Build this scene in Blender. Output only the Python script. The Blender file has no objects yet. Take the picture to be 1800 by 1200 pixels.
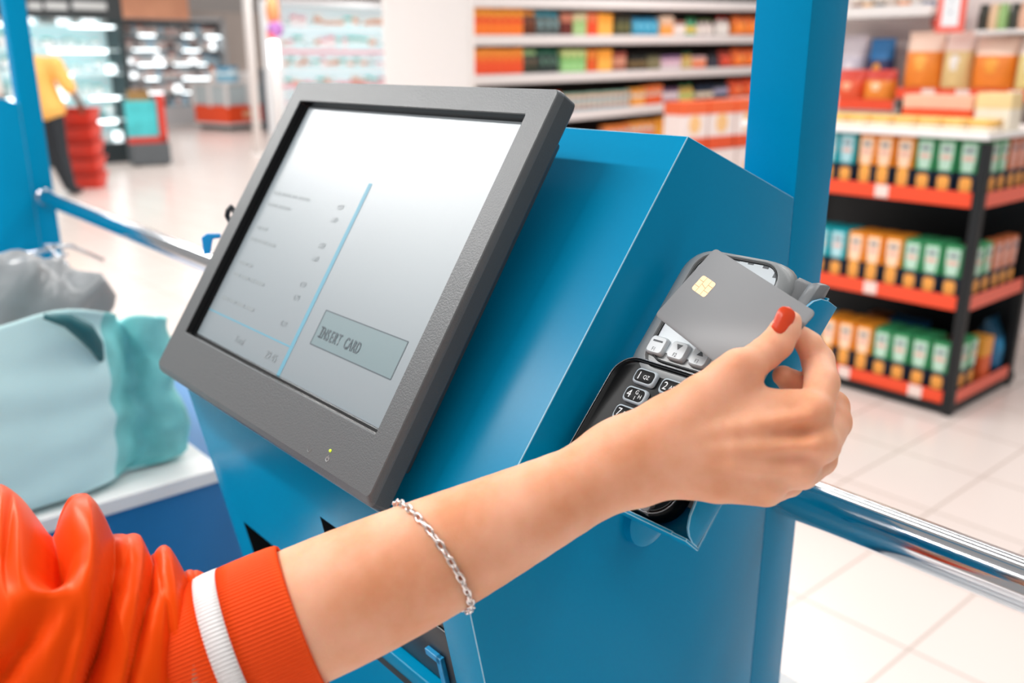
import bpy, bmesh, math, random
import numpy as np
from mathutils import Vector, Matrix
random.seed(7); rng = np.random.default_rng(7)
H = 1.45                                   # camera height above the floor; geometry below is written relative to the camera point
F_PX, YAW, PITCH = 1593.2, 0.85511, 0.29701
def cam_axes():
    cy, sy, cp, sp = math.cos(YAW), math.sin(YAW), math.cos(PITCH), math.sin(PITCH)
    fwd = np.array([-sy*cp, cy*cp, -sp]); right = np.array([cy, sy, 0.0]); up = np.cross(right, fwd)
    return np.array([right, up, fwd])
RC = cam_axes()
def ray(px, py): return RC.T @ np.array([(px-900)/F_PX, -(py-600)/F_PX, 1.0])
def at(px, py, Z): return ray(px, py)*Z                       # a measured point at depth Z
def pl(px, n, p0):                                            # a measured point on a plane
    n = np.array(n, float); r = ray(*px); return r*((n@np.array(p0, float))/(n@r))
EX = np.array([1., 0, 0])
COL = bpy.context.scene.collection
LOC = {}
# ------------------------------------------------------------------ materials
MATS = {}
def srgb(c):
    if isinstance(c, str): c = tuple(int(c[i:i+2], 16)/255 for i in (0, 2, 4))
    return tuple(x/12.92 if x <= .04045 else ((x+.055)/1.055)**2.4 for x in c)
def mat(name, col, rough=.5, metal=0., emit=0., ecol=None, noise=0., nscale=40., bump=0., coat=0., spec=.5, trans=0., alpha=1., sss=0., ior=1.45):
    if name in MATS: return MATS[name]
    m = bpy.data.materials.new(name); m.use_nodes = True; nt = m.node_tree; b = nt.nodes['Principled BSDF']
    c = srgb(col)+(1,)
    b.inputs['Base Color'].default_value = c; b.inputs['Roughness'].default_value = rough; b.inputs['Metallic'].default_value = metal
    b.inputs['Specular IOR Level'].default_value = spec; b.inputs['IOR'].default_value = ior
    if emit: b.inputs['Emission Color'].default_value = srgb(ecol or col)+(1,); b.inputs['Emission Strength'].default_value = emit
    if coat: b.inputs['Coat Weight'].default_value = coat; b.inputs['Coat Roughness'].default_value = .08
    if trans: b.inputs['Transmission Weight'].default_value = trans
    if alpha < 1: b.inputs['Alpha'].default_value = alpha
    if sss: b.inputs['Subsurface Weight'].default_value = sss; b.inputs['Subsurface Radius'].default_value = (1., .35, .18); b.inputs['Subsurface Scale'].default_value = .009
    if noise or bump:
        tc = nt.nodes.new('ShaderNodeTexCoord'); nz = nt.nodes.new('ShaderNodeTexNoise'); nz.inputs['Scale'].default_value = nscale; nz.inputs['Detail'].default_value = 4
        nt.links.new(tc.outputs['Object'], nz.inputs['Vector'])
        if noise:
            mx = nt.nodes.new('ShaderNodeMix'); mx.data_type = 'RGBA'
            mx.inputs[6].default_value = tuple(x*(1-noise) for x in c[:3])+(1,); mx.inputs[7].default_value = tuple(min(1, x*(1+noise)) for x in c[:3])+(1,)
            nt.links.new(nz.outputs['Fac'], mx.inputs[0]); nt.links.new(mx.outputs[2], b.inputs['Base Color'])
        if bump:
            bp = nt.nodes.new('ShaderNodeBump'); bp.inputs['Strength'].default_value = bump; bp.inputs['Distance'].default_value = .001
            nt.links.new(nz.outputs['Fac'], bp.inputs['Height']); nt.links.new(bp.outputs['Normal'], b.inputs['Normal'])
    MATS[name] = m; return m
# ------------------------------------------------------------------ objects
def tag(o, label=None, cat=None, group=None, kind=None):
    if label: o['label'] = label
    if cat: o['category'] = cat
    if group: o['group'] = group
    if kind: o['kind'] = kind
    return o
def thing(name, label, cat, loc=(0, 0, 0), group=None):
    o = bpy.data.objects.new(name, None); COL.objects.link(o); o.location = loc; o.empty_display_size = .05
    LOC[o.name] = np.array(loc, float); return tag(o, label, cat, group)
def mesh(name, V, Fs, m, smooth=False):
    me = bpy.data.meshes.new(name); me.from_pydata([tuple(map(float, v)) for v in V], [], [tuple(f) for f in Fs])
    for x in (m if isinstance(m, (list, tuple)) else [m]): me.materials.append(x)
    if smooth: me.polygons.foreach_set('use_smooth', [True]*len(me.polygons))
    me.update(); return me
def obj(name, me, parent=None, label=None, loc=None):
    """mesh vertices are in scene coordinates (relative to the camera point); they are moved into the parent's frame"""
    o = bpy.data.objects.new(name, me); COL.objects.link(o)
    pw = LOC[parent.name] if parent is not None else np.zeros(3)
    base = np.array(loc, float) if loc is not None else pw
    if loc is not None or parent is not None:
        me.transform(Matrix.Translation(-Vector(base)))
    if parent is not None: o.parent = parent
    o.location = Vector(base-pw) if parent is not None else Vector(base)
    LOC[o.name] = base
    if label: o['label'] = label
    return o
class MB:
    """collects shapes into one mesh"""
    def __init__(s): s.V = []; s.F = []; s.M = []
    def add(s, V, F, mi=0):
        n = len(s.V); s.V += [tuple(map(float, v)) for v in V]; s.F += [tuple(i+n for i in f) for f in F]; s.M += [mi]*len(F)
    def box(s, lo, hi, mi=0, fr=None):
        P = [(x, y, z) for x in (lo[0], hi[0]) for y in (lo[1], hi[1]) for z in (lo[2], hi[2])]
        if fr: P = [fr(*p) for p in P]
        s.add(P, [(0, 1, 3, 2), (4, 6, 7, 5), (0, 4, 5, 1), (2, 3, 7, 6), (0, 2, 6, 4), (1, 5, 7, 3)], mi)
    def loops(s, L, close=True, cap0=False, cap1=False, mi=0):
        n = len(L[0]); V = [p for l in L for p in l]; Fs = []
        for i in range(len(L)-1):
            for j in range(n if close else n-1):
                k = (j+1) % n; Fs.append((i*n+j, i*n+k, (i+1)*n+k, (i+1)*n+j))
        if cap0: Fs.append(tuple(range(n-1, -1, -1)))
        if cap1: Fs.append(tuple((len(L)-1)*n+j for j in range(n)))
        s.add(V, Fs, mi)
    def tube(s, pts, r, n=12, closed=False, mi=0, caps=True):
        pts = [np.array(p, float) for p in pts]; L = []; N = len(pts); rs = r if hasattr(r, '__len__') else [r]*N
        t = [(pts[(i+1) % N]-pts[i-1]) if closed or 0 < i < N-1 else (pts[1]-pts[0] if i == 0 else pts[-1]-pts[-2]) for i in range(N)]
        a = np.array([0, 0, 1.]) if abs(t[0][2])/np.linalg.norm(t[0]) < .9 else np.array([1., 0, 0])
        for i in range(N):
            d = t[i]/np.linalg.norm(t[i]); a = a-d*(a@d); a /= np.linalg.norm(a); b = np.cross(d, a)
            L.append([pts[i]+rs[i]*(math.cos(2*math.pi*k/n)*a+math.sin(2*math.pi*k/n)*b) for k in range(n)])
        if closed: L.append(L[0])
        s.loops(L, True, caps and not closed, caps and not closed, mi)
    def lathe(s, prof, c=(0, 0, 0), n=24, mi=0, axes=None):
        c = np.array(c, float); A = axes or (np.array([1., 0, 0]), np.array([0, 1., 0]), np.array([0, 0, 1.]))
        L = [[c+r*(math.cos(2*math.pi*k/n)*A[0]+math.sin(2*math.pi*k/n)*A[1])+h*A[2] for k in range(n)] for r, h in prof]
        s.loops(L, True, True, True, mi)
    def sphere(s, c, r, n=16, m=10, mi=0):
        c = np.array(c, float); r = np.array(r if hasattr(r, '__len__') else [r]*3)
        s.loops([[c+r*np.array([math.sin(math.pi*(i+.02)/(m+.04))*math.cos(2*math.pi*k/n), math.sin(math.pi*(i+.02)/(m+.04))*math.sin(2*math.pi*k/n), -math.cos(math.pi*(i+.02)/(m+.04))]) for k in range(n)] for i in range(m+1)], True, True, True, mi)
    def mesh(s, name, m, smooth=False, bevel=0., seg=2, angle=30, autos=False, bevel_mat=-1):
        me = mesh(name, s.V, s.F, m)
        me.polygons.foreach_set('material_index', s.M)
        bm = bmesh.new(); bm.from_mesh(me); bmesh.ops.remove_doubles(bm, verts=bm.verts, dist=1e-6); bmesh.ops.recalc_face_normals(bm, faces=bm.faces)
        if bevel:
            E = [e for e in bm.edges if len(e.link_faces) == 2 and e.calc_face_angle(0) > math.radians(angle)]
            bmesh.ops.bevel(bm, geom=E, offset=bevel, segments=seg, profile=.5, affect='EDGES', clamp_overlap=True, material=bevel_mat)
        if autos:
            for e in bm.edges: e.smooth = not (len(e.link_faces) == 2 and e.calc_face_angle(0) > math.radians(angle+5))
        bm.to_mesh(me); bm.free()
        if smooth or autos: me.polygons.foreach_set('use_smooth', [True]*len(me.polygons))
        me.update(); return me
def rrect(u0, v0, u1, v1, r, n=5):
    out = []
    for cx, cy, a0 in ((u1-r, v1-r, 0), (u0+r, v1-r, 90), (u0+r, v0+r, 180), (u1-r, v0+r, 270)):
        for i in range(n+1):
            a = math.radians(a0+90*i/n); out.append((cx+r*math.cos(a), cy+r*math.sin(a)))
    return out
def text_mesh(txt, size, fr, m, name='lettering', thick=.00012, sx=1., align='LEFT', spacing=1., w=0.):
    cu = bpy.data.curves.new(name, 'FONT'); cu.body = txt; cu.size = size; cu.extrude = 0; cu.align_x = align; cu.space_character = spacing
    cu.offset = w; cu.resolution_u = 3
    o = bpy.data.objects.new('tmp', cu); COL.objects.link(o); bpy.context.view_layer.update()
    me = bpy.data.meshes.new_from_object(o.evaluated_get(bpy.context.evaluated_depsgraph_get()))
    bpy.data.objects.remove(o); bpy.data.curves.remove(cu)
    for v in me.vertices: v.co = Vector(fr(v.co.x*sx, v.co.y))
    me.name = name; me.materials.clear(); me.materials.append(m); return me
def join_meshes(name, mes, mats):
    bm = bmesh.new()
    for me, i in mes:
        n = len(bm.faces); bm.from_mesh(me); bm.faces.ensure_lookup_table()
        for f in bm.faces[n:]: f.material_index = i
    out = bpy.data.meshes.new(name); bm.to_mesh(out); bm.free()
    for x in mats: out.materials.append(x)
    return out
def boolean_cut(me, cutters):
    o = bpy.data.objects.new('tmp', me); COL.objects.link(o); cs = []
    for c in cutters:
        k = bpy.data.objects.new('tmpc', c); COL.objects.link(k); cs.append(k)
        md = o.modifiers.new('b', 'BOOLEAN'); md.operation = 'DIFFERENCE'; md.object = k; md.solver = 'EXACT'
    bpy.context.view_layer.update()
    out = bpy.data.meshes.new_from_object(o.evaluated_get(bpy.context.evaluated_depsgraph_get()))
    for k in [o]+cs: bpy.data.objects.remove(k)
    return out
# ------------------------------------------------------------------ colours
BLUE = mat('blue_powder_coat', '0088b6', rough=.25, noise=.03, nscale=300, bump=.015, spec=.13)
BLUE_EDGE = mat('worn_blue_edge', '8fc4dc', rough=.35, noise=.25, nscale=120)
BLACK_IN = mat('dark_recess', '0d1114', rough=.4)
GREYP = mat('grey_textured_plastic', '5d6163', rough=.36, noise=.06, nscale=900, bump=.25)
BLACKP = mat('black_gloss_plastic', '0b0d0f', rough=.3, spec=.12)
CHROME = mat('chrome', 'e6e6e8', rough=.10, metal=1.)
# ================================================================== KIOSK
X0 = -.38
def onside(px): return pl(px, EX, (X0, 0, 0))
RID, SLO, LED, UND = (onside(a) for a in ((1210, 239), (841, 953), (808, 992), (852, 1200)))
SEAM = onside((1397, 347)); PBACK = onside((1420, 760))
XL = pl((329, 684), (0, 1, 0), LED)[0]
FLOORZ = -H
ud = (UND-LED)/np.linalg.norm(UND-LED)                     # direction of the undercut front, downwards
UB = LED+ud*.42
un = np.array([0, ud[2], -ud[1]])                          # outward normal of the undercut front
if un[1] > 0: un = -un
def undercut(px): return pl(px, un, LED)
def uf(x, d, w=0.): return np.array([x, 0, 0])+np.array([0, LED[1], LED[2]])+ud*d+un*w     # x, distance down the front, height off it
def ud_of(px): P = undercut(px); return P[0], float((P-LED)@ud)
def build_kiosk(dx=0., label='', extras=True):
    k = thing('self_checkout_kiosk', label, 'checkout kiosk', (X0-.2+dx, .45, FLOORZ))
    prof = [RID, SLO, LED, UB, np.array([0, UB[1], FLOORZ]), np.array([0, SEAM[1]-.0008, FLOORZ]), np.array([0, SEAM[1]-.0008, SEAM[2]])]
    b = MB(); n = len(prof)
    b.add([(x+dx, p[1], p[2]) for x in (XL, X0) for p in prof], [tuple(range(n)), tuple(range(2*n-1, n-1, -1))]+[(i, (i+1) % n, n+(i+1) % n, n+i) for i in range(n)])
    me = b.mesh('housing', [BLUE, BLUE_EDGE], bevel=.0007, seg=2, bevel_mat=1, autos=True)
    if extras:
        x1, d1 = ud_of((428, 916)); x2, d2 = ud_of((562, 907)); x3, _ = ud_of((778, 1093)); _, d3 = ud_of((662, 1158))
        cut = []; holes = [(x1, x2-.035, d1, d1+.07), (x2, x3, d2, d3)]
        for a0, a1, e0, e1 in holes:
            c = MB(); c.box((a0, e0, -.07), (a1, e1, .02), fr=lambda x, d, w: uf(x, d, w)); cut.append(c.mesh('cut', BLACK_IN))
        me.materials.append(BLACK_IN)
        me = boolean_cut(me, cut)
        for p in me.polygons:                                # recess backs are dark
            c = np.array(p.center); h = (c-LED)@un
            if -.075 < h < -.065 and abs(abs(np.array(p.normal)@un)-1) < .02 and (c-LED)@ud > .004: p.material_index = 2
    obj('housing', me, k)
    # post
    b = MB(); b.box((X0-.048+dx, SEAM[1], FLOORZ), (X0+dx, SEAM[1]+.05, 1.25))
    obj('post', b.mesh('post', [BLUE, BLUE_EDGE], bevel=.0012, bevel_mat=0, autos=True), k)
    b = MB(); b.box((XL-.01+dx, UB[1]-.03, FLOORZ), (X0+.012+dx, SEAM[1]+.07, FLOORZ+.012))
    obj('base_plate', b.mesh('base_plate', mat('dark_steel', '3a4046', rough=.4, metal=.6), bevel=.002), k)
    return k
kiosk = build_kiosk(0, 'blue metal self-checkout kiosk in the foreground carrying the grey touchscreen')
# white shelf added out of view, to put a pale reflection in the kiosk paint
b = MB(); b.box((-.93, -.35, -.622), (X0-.02, .235, -.60))
for x in (-.90, X0-.06): b.box((x, .20, -.66), (x+.03, UB[1]-.005 if UB[2] < -.6 else .36, -.622))
obj('reflection_shelf', b.mesh('reflection_shelf', mat('white_laminate', 'f1eeec', rough=.35, noise=.02), bevel=.002), kiosk)
# stuff inside the front openings
x2, d2 = ud_of((562, 907)); x3, _ = ud_of((778, 1093)); _, d3 = ud_of((662, 1158)); x1, d1 = ud_of((428, 916))
b = MB(); b.box((x2+.004, d2+.03, -.05), (x3-.004, d3-.018, -.012), fr=uf)
b.box((x2+.004, d2+.045, -.012), (x3-.004, d2+.048, -.010), fr=uf)
rec = obj('receipt_printer', b.mesh('receipt_printer', mat('black_plastic', '16191b', rough=.35), bevel=.0015, autos=True), kiosk, 'black receipt printer set in the front opening')
b = MB(); b.box((x2+.002, d3-.016, -.06), (x3-.001, d3+.0005, -.004), fr=uf)
obj('opening_lip', b.mesh('opening_lip', BLUE, bevel=.001), kiosk)
# blue arrow shaped bracket on the printer
cx, cd = ud_of((752, 1182)); b = MB()
for (ua, va, ub_, vb) in ((-.012, -.010, .006, -.004), (.001, -.010, .007, .016)):
    b.box((cx+ua, cd+va, -.012), (cx+ub_, cd+vb, -.008), fr=uf)
obj('paper_guide', b.mesh('paper_guide', mat('bright_blue_plastic', '1f8fc6', rough=.35), bevel=.0006), rec, 'bright blue corner-shaped paper guide')
b = MB(); b.box((x1+.004, d1+.02, -.05), (x2-.04, d1+.06, -.02), fr=uf)
obj('coin_slot', b.mesh('coin_slot', mat('black_plastic', '16191b'), bevel=.0015), kiosk, 'black coin slot in the left front opening')
# ================================================================== MONITOR
TM = math.radians(33.3); MU = np.array([0, math.sin(TM), math.cos(TM)]); MN = np.array([0, -math.cos(TM), math.sin(TM)]); MD = -.364
def mf(u, v, w=0.): return EX*u+MU*v+MN*(MD*1.0+w)
def m_uv(px, w=0.): P = pl(px, MN, MN*(MD+w)); return P[0], float(P@MU)
uL, vT = m_uv((522.5, 142.6)); uR, _ = m_uv((985, 155)); _, vB = m_uv((650, 879)); 
uL = m_uv((277.5, 640))[0]*.5+uL*.5
ou0, ov1 = m_uv((527.5, 177)); ou1, ov0 = m_uv((659.5, 763)); ou1 = .5*(ou1+m_uv((923.3, 200.3))[0])
mon = thing('touchscreen_monitor', 'grey framed touchscreen monitor showing INSERT CARD, tilted on the blue kiosk', 'monitor', mf((uL+uR)/2, vB, -.05))
GREYD = mat('dark_grey_plastic', '4a4e50', rough=.45, noise=.06, nscale=900, bump=.2)
b = MB()
def ring(u0, v0, u1, v1, r, w): return [mf(u, v, w) for u, v in rrect(u0, v0, u1, v1, r)]
b.loops([ring(uL+.012, vB+.012, uR-.012, vT-.012, .004, -.0195), ring(uL+.002, vB-.003, uR-.001, vT-.001, .004, -.0195), ring(uL, vB-.0052, uR+.0006, vT+.0006, .0045, -.0175), ring(uL, vB-.0045, uR+.0006, vT+.0006, .0045, -.006)], mi=1)
b.loops([ring(uL, vB-.0045, uR+.0006, vT+.0006, .0045, -.006), ring(uL, vB-.003, uR+.0004, vT+.0004, .0045, -.003), ring(uL+.0004, vB+.0002, uR-.0004, vT-.0004, .004, -.0006), ring(uL+.0012, vB+.001, uR-.001, vT-.001, .0035, 0),
         ring(ou0-.0006, ov0-.0006, ou1+.0006, ov1+.0006, .0015, 0), ring(ou0, ov0, ou1, ov1, .001, -.0006)], mi=0)
b.loops([ring(ou0, ov0, ou1, ov1, .001, -.0006), ring(ou0+.0012, ov0+.0008, ou1-.0008, ov1-.0008, .001, -.0052), ring(ou0+.0042, ov0+.0028, ou1-.001, ov1-.001, .001, -.0054), ring(ou0+.0054, ov0+.0036, ou1-.0012, ov1-.0016, .001, -.0085)], mi=2)
obj('bezel', b.mesh('bezel', [GREYP, GREYD, mat('black_bezel_wall', '101214', rough=.16, spec=.3)], autos=True, angle=12), mon)
b = MB(); b.box((uL+.02, vB+.02, -.040), (uR-.02, vT-.02, -.0195), fr=mf); b.box((uL+.12, vB+.08, -.046), (uR-.12, vT-.08, -.040), fr=mf)
obj('back_shell', b.mesh('back_shell', GREYD, bevel=.004, autos=True), mon)
# screen
SW = -.0082
def screen_mat():
    m = mat('lcd_screen', '7a858b', rough=.36, spec=.85, emit=.13, ecol='aebcc2'); nt = m.node_tree; b = nt.nodes['Principled BSDF']
    b.inputs['Coat Weight'].default_value = .35; b.inputs['Coat Roughness'].default_value = .3; return m
SCR = screen_mat(); s0, t0, s1, t1 = ou0+.0054, ov0+.0036, ou1-.0012, ov1-.0016
b = MB(); b.add([mf(s0, t0, SW), mf(s1, t0, SW), mf(s1, t1, SW), mf(s0, t1, SW)], [(0, 1, 2, 3)])
scr = obj('screen', b.mesh('screen', SCR), mon)
INK = mat('screen_ink', '56636a', rough=.35, spec=.5); INKF = mat('faint_screen_ink', '8b9599', rough=.35); CYAN = mat('screen_cyan_line', '6aa3b8', rough=.4, spec=.3)
def sl(pts, wd, m, name, lab=None):
    b = MB()
    for (a, c) in pts:
        A = np.array(m_uv(a, SW+.0002)); C = np.array(m_uv(c, SW+.0002)); d = C-A; d /= np.linalg.norm(d); nn = np.array([-d[1], d[0]])*wd/2
        b.add([mf(*(A+nn), SW+.0002), mf(*(A-nn), SW+.0002), mf(*(C-nn), SW+.0002), mf(*(C+nn), SW+.0002)], [(0, 1, 2, 3)])
    return obj(name, b.mesh(name, m), scr, lab)
U0 = m_uv((497, 655), SW)[0]; V9 = m_uv((505, 607), SW)[1]
vv = lambda u, v: tuple(np.array([900, 600])+F_PX*np.array([(RC@mf(u, v, SW))[0], -(RC@mf(u, v, SW))[1]])/(RC@mf(u, v, SW))[2])
bx = [m_uv(a, SW) for a in ((572, 545), (718, 600), (686, 667), (546, 604))]
bu0, bu1, bv0, bv1 = (bx[0][0]+bx[3][0])/2, (bx[1][0]+bx[2][0])/2, (bx[2][1]+bx[3][1])/2, (bx[0][1]+bx[1][1])/2
def sbox(u0, v0, u1, v1): return [(vv(u0, v0), vv(u1, v0)), (vv(u1, v0), vv(u1, v1)), (vv(u1, v1), vv(u0, v1)), (vv(u0, v1), vv(u0, v0))]
uc = m_uv((585, 460), SW)[0]
sl([(vv(uc, t0), vv(uc, t1-.062))], .0050, CYAN, 'divider_line', 'cyan vertical divider line on the screen')
sl([(vv(s0, V9), vv(uc, V9))], .0014, CYAN, 'total_line', 'thin cyan line above the total')
b = MB(); b.add([mf(bu0, bv0, SW+.0001), mf(bu1, bv0, SW+.0001), mf(bu1, bv1, SW+.0001), mf(bu0, bv1, SW+.0001)], [(0, 1, 2, 3)])
obj('message_box', b.mesh('message_box', mat('message_fill', '71878c', rough=.34, spec=.8, emit=.07)), scr)
sl(sbox(bu0, bv0, bu1, bv1), .0009, INK, 'message_border')
tu, tv = m_uv((566, 571), SW); tu2, _ = m_uv((640, 597), SW)
TX0, TX1 = m_uv((566, 575), SW)[0], m_uv((641, 597), SW)[0]; pit = (TX1-TX0)/11; mes = []; bI = MB()
for k_, ch in enumerate('INSERT CARD'):
    if ch == ' ': continue
    xc = TX0+pit*(k_+.5); yb_ = tv-.0095
    mes.append((text_mesh(ch, .0122, lambda x, y: mf(xc+x, yb_+y, SW+.0004), INK, sx=.60 if ch != 'I' else 1, align='CENTER', w=.00018), 0))
    if ch == 'I':
        for yy_ in (0, .0078): bI.add([mf(xc-.0024, yb_+yy_, SW+.0004), mf(xc+.0024, yb_+yy_, SW+.0004), mf(xc+.0024, yb_+yy_+.0011, SW+.0004), mf(xc-.0024, yb_+yy_+.0011, SW+.0004)], [(0, 1, 2, 3)])
mes.append((bI.mesh('serif', INK), 0)); me = join_meshes('message_text', mes, [INK])
obj('message_text', me, scr)
for i, (txt, px, sz) in enumerate((('Total', (415, 592), .0085), ('29.45', (468, 620), .0095))):
    u, v = m_uv(px, SW); obj('total_text', text_mesh(txt, sz, lambda x, y: mf(u+x, v-.004+y, SW+.0003), INKF, sx=.9), scr)
rr = random.Random(3)
for i in range(11):                                          # faint receipt lines
    v = V9+.012+.0115*i; n = rr.randint(9, 15)
    bq = MB(); xx = s0+.012
    for _ in range(rr.randint(2, 4)):
        ww = rr.uniform(.006, .020); bq.add([mf(xx, v+.0012, SW+.0003), mf(xx+ww, v+.0012, SW+.0003), mf(xx+ww, v+.0040, SW+.0003), mf(xx, v+.0040, SW+.0003)], [(0, 1, 2, 3)]); xx += ww+.0025
    mes = [(bq.mesh('line', INKF), 0)]
    pm_ = text_mesh('%d.%d9' % (rr.randint(0, 4), rr.randint(1, 9)), .0068, lambda x, y: mf(uc-.030+x, v+y, SW+.0003), INKF, sx=.8)
    if i % 3 != 1: obj('receipt_line', join_meshes('receipt_line', mes, [INKF]), scr); obj('receipt_price', pm_, scr)
# power mark and light
u, v = m_uv((581, 792)); b = MB(); b.sphere(mf(u, v, .0001), .0011, 10, 6); obj('power_light', b.mesh('power_light', mat('green_led', 'b6d030', emit=1.2), smooth=True), mon, 'small yellow-green power light')
u, v = m_uv((575.5, 806.5)); b = MB(); b.tube([mf(u+.0016*math.sin(a), v+.0016*math.cos(a), .0001) for a in np.linspace(.7, 2*math.pi-.7, 12)], .0003, 6); b.tube([mf(u, v+.0006, .0001), mf(u, v+.0024, .0001)], .0003, 6)
obj('power_symbol', b.mesh('power_symbol', mat('pale_print', 'b9bcbd')), mon)
u, v = m_uv((544, 789)); b = MB(); b.tube([mf(u+.002*math.sin(a), v+.002*math.cos(a), .0001) for a in np.linspace(1.2, 2*math.pi-1.2, 12)], .0002, 6)
obj('sensor_symbol', b.mesh('sensor_symbol', mat('grey_print', '8a8d8e')), mon)
# mounting block between monitor and sloping face
b = MB(); b.box(((uL+uR)/2-.07, (vB+vT)/2-.08, -.062), ((uL+uR)/2+.07, (vB+vT)/2+.08, -.0463), fr=mf)
obj('mounting_plate', b.mesh('mounting_plate', mat('dark_steel', '3a4046'), bevel=.003), kiosk)
# ================================================================== CARD TERMINAL
TT = math.radians(42); TU = np.array([0, math.sin(TT), math.cos(TT)]); TN = np.array([0, -math.cos(TT), math.sin(TT)])
CB = np.array([-0.34310542, 0.41308964, -0.14558097]); CA = np.array([-0.32594989, 0.44547045, -0.10594499]); CC = np.array([-0.24479406, 0.4274472, -0.12634726]); CD = CB+CC-CA
TC = float(TN@(CB-.010*TN)); TS = float(TN@(CB-.027*TN))/TC
def tf(u, v, w=0.): return TS*(EX*(u/1000)+TU*(v/1000)+TN*(TC+w/1000))          # millimetres
def t_uv(px, w=0.): P = pl(px, TN, TN*(TC+w/1000)); return P[0]*1000, float(P@TU)*1000
term = thing('card_terminal', 'grey and black card payment terminal clipped to the side of the blue kiosk', 'card terminal', tf(-303, 62, -10))
TG = mat('terminal_grey', '8c8f90', rough=.30, noise=.04, nscale=500); TGD = mat('terminal_dark_grey', '53565a', rough=.32)
KW = mat('terminal_key_black', '08090b', rough=.35, spec=.1)
def tring(u0, v0, u1, v1, r, w, n=6): return [tf(u, v, w) for u, v in rrect(u0, v0, u1, v1, r, n)]
# upper housing with a rounded display well
b = MB(); b.loops([tring(-350, 128, -276, 224, 16, -10.5), tring(-353, 128, -273, 226, 18, -6), tring(-351, 130, -275, 224, 17, 0), tring(-345, 134, -280, 222.5, 15, 3.2), tring(-342, 138, -282, 221, 13, 3.4), tring(-341, 139, -283, 220, 12, 1.0)], cap0=True, cap1=True)
obj('upper_housing', b.mesh('upper_housing', TG, autos=True, angle=50), term)
# swipe rail on the right
b = MB(); b.loops([[tf(u, v, w) for u, v, w in ((-276, vv_, -10.5), (-276, vv_, -2+h*.4), (-271, vv_, -5+h*.4), (-268.5, vv_, -8+h*.2), (-267, vv_, -1+h), (-263, vv_, 1+h), (-259.5, vv_, 0+h), (-258.2, vv_, -4+h*.6), (-258.2, vv_, -10.5))] for vv_, h in ((72, -5), (76, -1), (205, 0), (216, -2), (220, -8))], True, True, True)
obj('swipe_rail', b.mesh('swipe_rail', mat('terminal_mid_grey', '77797b', rough=.28), autos=True, angle=50, bevel=.0006), term, 'grey card swipe slot along the right edge')
# lower keypad shell
b = MB(); b.loops([tring(-352, 58, -276, 140, 12, -10.5), tring(-358, 56, -270, 143, 16, -5), tring(-357.5, 57, -271, 142, 16, 2.5), tring(-356, 58.5, -272.5, 140.8, 15, 4.2), tring(-354.6, 60, -274, 139.6, 14, 4.2), tring(-353.6, 61, -275, 138.8, 13, 3.0)], cap0=True, cap1=True)
obj('keypad_shell', b.mesh('keypad_shell', BLACKP, autos=True, angle=50), term)
b = MB(); b.tube([tf(u, v, 4.25) for u, v in rrect(-356.2, 58, -272, 141.2, 15.2, 8)], .00035, 6, closed=True)
obj('keypad_trim', b.mesh('keypad_trim', mat('grey_trim', '8e9296', rough=.25, metal=.6), smooth=True), term)
# display
b = MB(); b.loops([tring(-340, 150, -283.5, 219.5, 12, 1.2), tring(-340, 150, -283.5, 219.5, 12, 1.6)], cap1=True)
disp = obj('display', b.mesh('display', mat('terminal_display', 'c3cbd0', rough=.25, emit=.03, ecol='dfe7ec')), term, 'pale lit terminal display')
b = MB(); b.tube([tf(u, v, 1.7) for u, v in rrect(-340.8, 144, -282.8, 220.3, 13, 8)], .0008, 6, closed=True)
obj('display_rim', b.mesh('display_rim', mat('black_rubber', '1b1d1f', rough=.4), smooth=True), term)
def tbox(u0, v0, u1, v1, w0, w1, m, name, par, lab=None, bev=.0004):
    b = MB(); b.box((u0, v0, w0), (u1, v1, w1), fr=tf); return obj(name, b.mesh(name, m, bevel=bev, autos=True), par, lab)
DK = mat('display_ink', '4a4f53')
for px in ((1296.5, 456.5), (1320.5, 462.5), (1346.5, 469.5)):
    u, v = t_uv(px, 1.7); tbox(u-2.0, v-1.0, u+2.0, v+1.0, 1.55, 1.75, DK, 'contactless_light', disp, bev=.0001)
u, v = t_uv((1367, 481), 1.7); tbox(u-2.2, v-3, u+1.0, v+3, 1.55, 1.75, DK, 'card_symbol', disp, bev=.0001)
b = MB(); b.add([tf(u+2.2, v+.3, 1.72), tf(u+4.6, v+.3, 1.72), tf(u+3.4, v-2.2, 1.72)], [(0, 1, 2)]); obj('arrow_mark', b.mesh('arrow_mark', DK), disp)
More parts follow.
